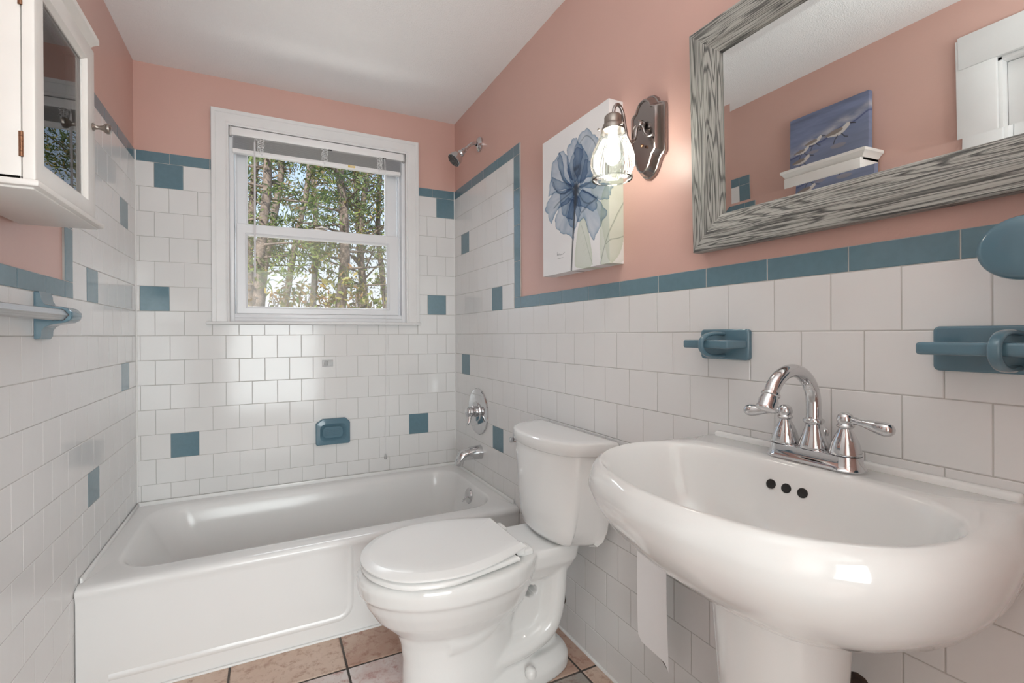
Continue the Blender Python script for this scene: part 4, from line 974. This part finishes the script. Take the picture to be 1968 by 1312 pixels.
# mirror glass: bevelled border
ix0, ix1, jz0, jz1 = my0-FW+.002, my1+FW-.002, mz0+FW-.002, mz1-FW+.002
bw_ = .020
def MR(d_in, dd): return [mp_(ix0-d_in, jz0+d_in, dd), mp_(ix1+d_in, jz0+d_in, dd), mp_(ix1+d_in, jz1-d_in, dd), mp_(ix0-d_in, jz1-d_in, dd)]
g = G(); g.raw = True
o_ = MR(0, .0185+bw_*.046); i2 = MR(bw_, .0185); g.add(o_+i2, [(4, 5, 6, 7), (0, 1, 5, 4), (1, 2, 6, 5), (2, 3, 7, 6), (3, 0, 4, 7)])
bk = MR(0, .008); g.add(bk, [(3, 2, 1, 0)])
g.build('mirror_glass', M['mirror'], mr, smooth=0)

# ------------------------------------------------------------------ wall sconce
sx, sy, sz = W, -1.4995, 1.634
sn = thing('wall_sconce', (W, sy, 1.52), 'lit pewter wall sconce with a ribbed glass shade beside the mirror', 'wall lamp')
def orn(s, h):   # ornate octagonal outline
    P = []
    half = [(0, .1175), (.018, .113), (.030, .102), (.036, .090), (.040, .086), (.048, .084), (.058, .078), (.060, .072), (.060, .030), (.060, -.030), (.060, -.055), (.055, -.061), (.047, -.066), (.041, -.074), (.036, -.086), (.030, -.098), (.018, -.111), (0, -.1175)]
    full = half+[(-a, b) for a, b in half[-2:0:-1]]
    return [(W+PW-h, sy+a*s, sz+b*(1-(1-s)*.55)) for a, b in full]
g = G(); g.loft([orn(1, .0003), orn(1, .006), orn(.97, .010), orn(.92, .011), orn(.88, .016), orn(.82, .026), orn(.76, .032), orn(.70, .033), orn(.67, .029)], cap0=True, cap1=True)
bp_ = g.build('backplate', M['pewter'], sn, smooth=30)
g = G(); g.lathe([(.012, .028), (.014, .034), (.012, .042), (.009, .046)], (W, sy, 1.664), (-1, 0, 0), 20)
armp = catmull([(1.452, sy, 1.664), (1.443, sy, 1.650), (1.440, sy, 1.630), (1.432, sy, 1.616), (1.418, sy, 1.612), (1.408, sy, 1.626), (1.402, sy, 1.652), (1.396, sy, 1.682), (1.386, sy, 1.701), (1.374, sy, 1.704), (1.365, sy, 1.692), (1.362, sy, 1.672)], 5, False)
g.tube(armp, .0045, 14)
g.tube(catmull([(1.452, sy, 1.664), (1.452, sy-.012, 1.655), (1.455, sy-.018, 1.635), (1.458, sy-.030, 1.622), (1.460, sy-.042, 1.622)], 5, False), .0042, 12)
g.tube(catmull([(1.452, sy, 1.664), (1.448, sy+.010, 1.664), (1.450, sy+.018, 1.658)], 5, False), .0042, 12)
g.build('arm', M['pewter'], sn)
g = G(); g.lathe([(.004, 0), (.0045, .006), (.0, .008)], (W-.028, sy-.003, 1.606), (-1, 0, 0), 12); g.build('finial', M['brass'], sn)
sc0 = Vector((1.362, sy, 1.676)); axd = Vector((-.03, 0, -1)).normalized()
g = G(); g.lathe([(.0, -.002), (.010, 0), (.019, .003), (.0235, .009), (.0235, .026), (.0262, .029), (.0275, .034), (.0295, .042), (.0295, .045), (.026, .045)], sc0, axd, 32); g.build('socket_cup', M['nickel'], sn)
for an in (0.5, 2.6, 4.7):
    v = Vector((math.cos(an), math.sin(an), 0)); p = sc0+axd*.040+v*.026
    g = G(); g.tube([p, p+v*.010], .0018, 8); g.lathe([(.0, .009), (.0038, .010), (.0042, .013), (.0, .016)], p, v, 10); g.build('thumb_screw', M['nickel'], sn)
NR = 132
sp = [(.0300, .040), (.0305, .044), (.0312, .050), (.0335, .058), (.0385, .072), (.0455, .088), (.0520, .104), (.0560, .120), (.0568, .134), (.0545, .148), (.0510, .158), (.0500, .163), (.0525, .168), (.0530, .173), (.0520, .176)]
rib = lambda t, k: 1+(.022*math.sin(t*44) if 2 < k < 10 else 0)
g = G(); g.lathe(sp, sc0, axd, NR, cap0=False, cap1=False, rib=rib)
g.lathe([(r-.0022, h) for r, h in sp], sc0, axd, NR, cap0=False, cap1=False, rib=rib)
g.tube([sc0+axd*.1765+Vector((.0510*math.cos(a), .0510*math.sin(a), 0)) for a in np.linspace(0, 2*PI, 61)], .0021, 8, caps=False)
g.build('glass_shade', M['shade_glass'], sn, smooth=25)
g = G(); g.lathe([(.011, .045), (.012, .066), (.014, .084), (.018, .098), (.0205, .110), (.0195, .121), (.0140, .131), (.007, .136), (0, .137)], sc0, axd, 28); g.build('bulb', M['bulb'], sn)

# ------------------------------------------------------------------ door and casing on left wall (seen in the mirror)
d1 = thing('door_1', (0, -2.12, 0), kind='structure')
g = G(); ct = .018
g.box((0, DY1-.002, 0), (ct, DY1+.108, DZ+.112), .003); g.box((0, DY0-.108, 0), (ct, DY0+.002, DZ+.112), .003); g.box((0, DY0-.12, DZ), (ct+.004, DY1+.100, DZ+.122), .003)
g.box((-.12, DY1-.012, 0), (0.0, DY1+.004, DZ), .001); g.box((-.12, DY0-.004, 0), (0.0, DY0+.012, DZ), .001); g.box((-.12, DY0, DZ-.012), (0, DY1, DZ+.004), .001)
g.build('casing', M['white_paint'], d1)
g = G(); g.box((-.075, DY0+.013, .008), (-.040, DY1-.013, DZ-.014), .002)
for z0_, z1_ in ((.12, .9), (1.02, 1.9)): g.box((-.042, DY0+.11, z0_), (-.036, DY1-.11, z1_), .002)
ds = g.build('door_slab', M['white_paint'], d1)
g = G(); g.lathe([(.028, 0), (.027, .004), (.010, .008), (.009, .022), (.024, .032), (.028, .044), (.022, .055), (0, .058)], (-.040, DY0+.08, .93), (1, 0, 0), 24); g.build('door_knob', M['nickel'], ds)

# ------------------------------------------------------------------ outdoors
GZ = -2.2
g = G(); g.box((-60, 1.5, GZ-.1), (80, 90, GZ)); tag(g.build('ground', M['ground'], smooth=0, org=(0, 30, GZ)), kind='structure')
def cards(centers, sizes, spread, elong=1.8):
    """little leaf cards, all random turns"""
    N = len(centers); a = rng.normal(size=(N, 3)); a /= np.linalg.norm(a, axis=1)[:, None]; b = rng.normal(size=(N, 3)); b = np.cross(a, b); b /= np.linalg.norm(b, axis=1)[:, None]
    s = sizes[:, None]; A = a*s*elong; B = b*s*.6
    V = np.stack([centers-A, centers-B*1.0, centers+A, centers+B], 1).reshape(-1, 3); return V
def foliage(name, pts_c, size, mats, parent, elong):
    V = cards(pts_c, size*rng.uniform(.6, 1.4, len(pts_c)), 0, elong); o0 = ORG[parent.name]; V = V-np.array(o0)
    me = bpy.data.meshes.new(name); n = len(pts_c); me.from_pydata(V.tolist(), [], np.arange(n*4).reshape(-1, 4).tolist())
    for m_ in mats: me.materials.append(m_)
    if len(mats) > 1: me.polygons.foreach_set('material_index', rng.integers(0, len(mats), n))
    o = bpy.data.objects.new(name, me); COL.objects.link(o); o.parent = parent; ORG[o.name] = o0; o['kind'] = 'stuff'; return o
def slope_x(u):  # pixel column -> dx/dy of the sight line (used only to measure where each trunk stood)
    return {480: -.0284, 500: -.0104, 540: .0265, 585: .0696, 600: .0843, 655: .1402, 690: .1772, 740: .2323}[u]
def at(u, y): return .5157+slope_x(u)*(y+2.4825)
def tree(name, x, y, h, r, lean_, kind, label, cover, z_lo, z_hi, rad, mats, size=.07, elong=1.8, group='trees outside the window', nb=30, grow=1.0):
    t = thing(name, (x, y, GZ), label, 'tree', group)
    tr = [Vector((x+lean_*(k/10)*h+.10*math.sin(k*1.3+x), y+.08*math.cos(k*1.7+x), GZ+h*k/10)) for k in range(11)]
    g = G(); g.tube(tr, [r*(1-.07*k) for k in range(11)], 12)
    cl = []
    cover = int(cover*.62); size = size*.56; r = r*.8
    for b in range(nb):
        zf = z_lo+(z_hi-z_lo)*(b+random.random()*.6)/nb; k = (zf-GZ)/h*10; i = min(9, max(0, int(k))); p = tr[i].lerp(tr[i+1], k-i)
        an = random.uniform(0, 2*PI); L = rad*random.uniform(.55, 1.1)*(1-.55*((zf-z_lo)/(z_hi-z_lo))**1.5 if kind == 'pine' else 1)
        rise = random.uniform(-.05, .18) if kind == 'pine' else random.uniform(.35, .9)
        bp = [p+Vector((math.cos(an), math.sin(an), rise))*L*q+Vector((0, 0, -.05*L*q*q)) for q in (0, .3, .6, .85, 1)]
        g.tube(bp, [r*.28, r*.2, r*.13, r*.07, r*.03], 6)
        m = int(cover/nb); q = np.array([random.uniform(.25, 1.08) for _ in range(m)])
        base = np.array([[*(bp[0]+(bp[-1]-bp[0])*v)] for v in q])
        w = L*.34 if kind != 'pine' else L*.28
        off = rng.normal(size=(m, 3))*np.array([w, w, w*(.28 if kind == 'pine' else .7)])
        # clump the twigs
        cc = rng.normal(size=(max(1, m//22), 3))*np.array([w, w, w*(.35 if kind == 'pine' else .7)])
        idx = rng.integers(0, len(cc), m); qi = rng.uniform(.3, 1.05, len(cc)); bb = np.array([[*(bp[0]+(bp[-1]-bp[0])*v)] for v in qi])
        off2 = cc[idx]+bb[idx]+rng.normal(size=(m, 3))*np.array([.16, .16, .07 if kind == 'pine' else .13])*grow
        cl.append(off2)
    g.build('trunk', M['bark'], t, smooth=60)
    foliage('foliage', np.concatenate(cl), size, mats, t, elong)
    return t
PN, LG, GD, RU = M['needle'], M['leaf_green'], M['leaf_gold'], M['leaf_rust']
tree('pine_tree', at(655, 9.5), 9.5, 13, .17, .0, 'pine', 'tall pine with a straight trunk right of the window middle', 9000, 2.2, 10, 2.0, [PN, PN, LG], .045, 3.2, nb=34)
tree('pine_tree', at(500, 7.5), 7.5, 12, .13, .01, 'pine', 'dark pine filling the left side of the upper window pane', 8000, 2.0, 8, 1.5, [PN, LG], .042, 3.0, nb=32)
tree('pine_tree', at(480, 13), 13, 15, .16, .01, 'pine', 'far pine with bare lower trunk at the left window edge', 8000, 3.0, 12, 2.2, [PN, PN, RU], .06, 3.0)
tree('leaning_tree', at(540, 11)-.3, 11, 14, .11, .12, 'broad', 'thin grey tree leaning right across the upper pane', 1800, 5.0, 11, 1.7, [RU, LG], .05, 1.6, nb=14)
tree('forked_tree', at(585, 12)-1.5, 12, 13, .15, .10, 'broad', 'bare forked trunk behind the lower pane, leaning right', 2500, 4.5, 10, 1.9, [GD, LG], .05, 1.6, nb=16)
tree('autumn_tree', at(690, 10.5), 10.5, 9.5, .15, .02, 'broad', 'golden leaved tree on the right of the window', 6500, 2.4, 5.6, 1.7, [GD, LG, PN], .05, 1.5, nb=26)
tree('autumn_tree', at(740, 13), 13, 13, .13, -.02, 'broad', 'slim rust leaved tree at the right window edge', 6000, 3.5, 9.5, 2.0, [PN, PN, GD], .06, 1.5, nb=26)
tree('pine_tree', at(690, 16), 16, 17, .18, .0, 'pine', 'distant pine rising behind the golden tree', 7000, 4.0, 14, 2.4, [PN, PN, LG], .075, 3.0, nb=34)
tree('pine_tree', at(600, 20), 20, 18, .18, .01, 'pine', 'distant slim pine in the middle of the window', 5000, 4.5, 15, 1.8, [PN, RU], .08, 3.0, nb=34)
tree('leafy_tree', at(500, 17)-1.2, 17, 15, .15, .0, 'broad', 'distant leafy tree behind the left pine', 7000, 3.0, 9, 2.5, [LG, PN, PN], .08, 1.6, nb=26)
tree('leafy_tree', at(740, 15)+2.6, 15, 13, .16, .0, 'broad', 'broad leafy tree beyond the right window edge', 6000, 2.6, 9, 2.4, [LG, PN], .075, 1.6, nb=26)
tree('leafy_tree', at(480, 11)-2.4, 11, 12, .16, .0, 'broad', 'broad leafy tree beyond the left window edge', 5000, 2.0, 8.5, 2.2, [LG, PN], .065, 1.6, nb=24)
def shrub(x, y, rx, rz, zt, n, mats, label, size=.05):
    t = thing('autumn_shrub', (x, y, GZ), label, 'shrub', 'autumn undergrowth outside the window'); g = G()
    for k in range(7):
        an = k*.9; g.tube([(x, y, GZ), (x+.3*rx*math.cos(an), y+.3*math.sin(an), zt-rz), (x+.8*rx*math.cos(an), y+.6*math.sin(an), zt-.2)], [.04, .025, .008], 6)
    g.build('stem', M['bark'], t)
    c = rng.normal(size=(n//18, 3))*np.array([rx*.5, .5, rz*.42])+np.array([x, y, zt-rz*.9]); idx = rng.integers(0, len(c), n)
    foliage('foliage', c[idx]+rng.normal(size=(n, 3))*.13, size, mats, t, 1.5)
for k, (u, y, zt, ms, lb) in enumerate([(480, 8.5, 2.2, [GD, RU], 'brown gold bush at the bottom left of the window'), (540, 9.0, 2.3, [GD, LG, RU], 'yellowish bush low behind the left part of the lower pane'), (600, 8.6, 2.2, [LG, GD], 'green gold bush low behind the middle of the lower pane'),
                                        (655, 8.8, 2.25, [RU, GD], 'rust coloured bush at the foot of the tall pine'), (690, 8.4, 2.3, [LG, GD, RU], 'mixed autumn bush low right of the tall pine'), (740, 8.8, 2.45, [LG, GD], 'green bush at the bottom right of the window')]):
    shrub(at(u, y), y, 1.1, 1.7, zt-.15, 1500, ms, lb)
for k in range(3):
    shrub(-.2+k*2.7, 19+1.2*math.sin(k*2), 1.8, 3.0, 3.1+.3*math.sin(k*1.7), 1500, [[GD, LG], [RU, GD], [LG, RU]][k], ['far green gold thicket behind the trunks at the window left', 'far rust gold thicket behind the trunks at the window middle', 'far green brown thicket behind the trunks at the window right'][k], .10)

# ------------------------------------------------------------------ light
w = bpy.data.worlds.new('sky'); sc.world = w; w.use_nodes = True; n, l = w.node_tree.nodes, w.node_tree.links
tc = add(n, 'ShaderNodeTexCoord'); sx_ = add(n, 'ShaderNodeSeparateXYZ'); l.new(tc.outputs['Generated'], sx_.inputs[0])
cr = add(n, 'ShaderNodeValToRGB'); e_ = cr.color_ramp.elements; e_[0].position = 0; e_[0].color = (.95, .97, 1, 1); e_[1].position = .6; e_[1].color = (.30, .50, .85, 1)
x_ = e_.new(.14); x_.color = (.80, .89, 1, 1); x_ = e_.new(.32); x_.color = (.56, .74, 1, 1)
l.new(sx_.outputs['Z'], cr.inputs['Fac']); l.new(cr.outputs['Color'], n['Background'].inputs['Color']); n['Background'].inputs['Strength'].default_value = 1.1
def lamp(name, kind, loc, rot, energy, col=(1, 1, 1), **k):
    d = bpy.data.lights.new(name, kind); d.energy = energy; d.color = col
    for a_, v_ in k.items(): setattr(d, a_, v_)
    o = bpy.data.objects.new(name, d); COL.objects.link(o); o.location = loc; o.rotation_euler = rot; return o
lamp('sun_light', 'SUN', (0, -5, 10), (math.radians(48), 0, math.radians(-25)), 7, (1, .95, .86), angle=.02)
lamp('hall_fill', 'AREA', (.72, FY-2.2, 1.05), (math.radians(98), 0, 0), 112, (.92, .99, 1), shape='RECTANGLE', size=2.4, size_y=2.0)  # added fill lamp, unseen beyond the doorway, evens out the room
lamp('low_window_fill', 'AREA', (.78, 1.5, -.3), (math.radians(-128), 0, 0), 45, (1, .99, .95), shape='RECTANGLE', size=2.0, size_y=1.2)  # added lamp outside, below the sight line, brightens the ceiling
lamp('ceiling_fill', 'AREA', (.72, -2.3, 1.80), (math.radians(180), 0, 0), 9, (.93, 1, .99), shape='DISK', size=.6)  # unseen lamp added behind the camera to lift the ceiling
lamp('high_window_fill', 'AREA', (.78, 1.0, 2.95), (math.radians(-48), 0, 0), 58, (.93, .98, 1), shape='RECTANGLE', size=1.6, size_y=.9)  # added lamp above the window, strengthens the light on tub and floor

# ------------------------------------------------------------------ camera
cam = bpy.data.cameras.new('camera'); co = bpy.data.objects.new('camera', cam); COL.objects.link(co)
f, cx_, cy_, yaw, pi_, ro_ = 892.5736, 934.0046, 644.2178, 25.2627, -.1227, -.3365
cam.sensor_width = 36; cam.sensor_fit = 'HORIZONTAL'; cam.lens = f*36/1968; cam.clip_start = .02; cam.clip_end = 200
cam.shift_x = (984-cx_)/1968; cam.shift_y = (cy_-656)/1968
a = math.radians(yaw); fw = Vector((math.sin(a), math.cos(a), 0)); r = Vector((math.cos(a), -math.sin(a), 0)); u = Vector((0, 0, 1))
b = math.radians(pi_); fw2 = fw*math.cos(b)+u*math.sin(b); u2 = u*math.cos(b)-fw*math.sin(b)
c = math.radians(ro_); r2 = r*math.cos(c)+u2*math.sin(c); u3 = u2*math.cos(c)-r*math.sin(c)
mw = Matrix((r2, u3, -fw2)).transposed().to_4x4(); mw.translation = Vector((.5157, -2.4825, 1.0861)); co.matrix_world = mw
sc.camera = co
vs = sc.view_settings; vs.view_transform = 'Standard'; vs.look = 'None'; vs.gamma = 1; vs.use_curve_mapping = False; vs.exposure = 0.13
sc.cycles.use_denoising = True
sc.cycles.transparent_max_bounces = 32; sc.cycles.max_bounces = 12; sc.cycles.glossy_bounces = 8; sc.cycles.diffuse_bounces = 6
sc.cycles.sample_clamp_indirect = 6
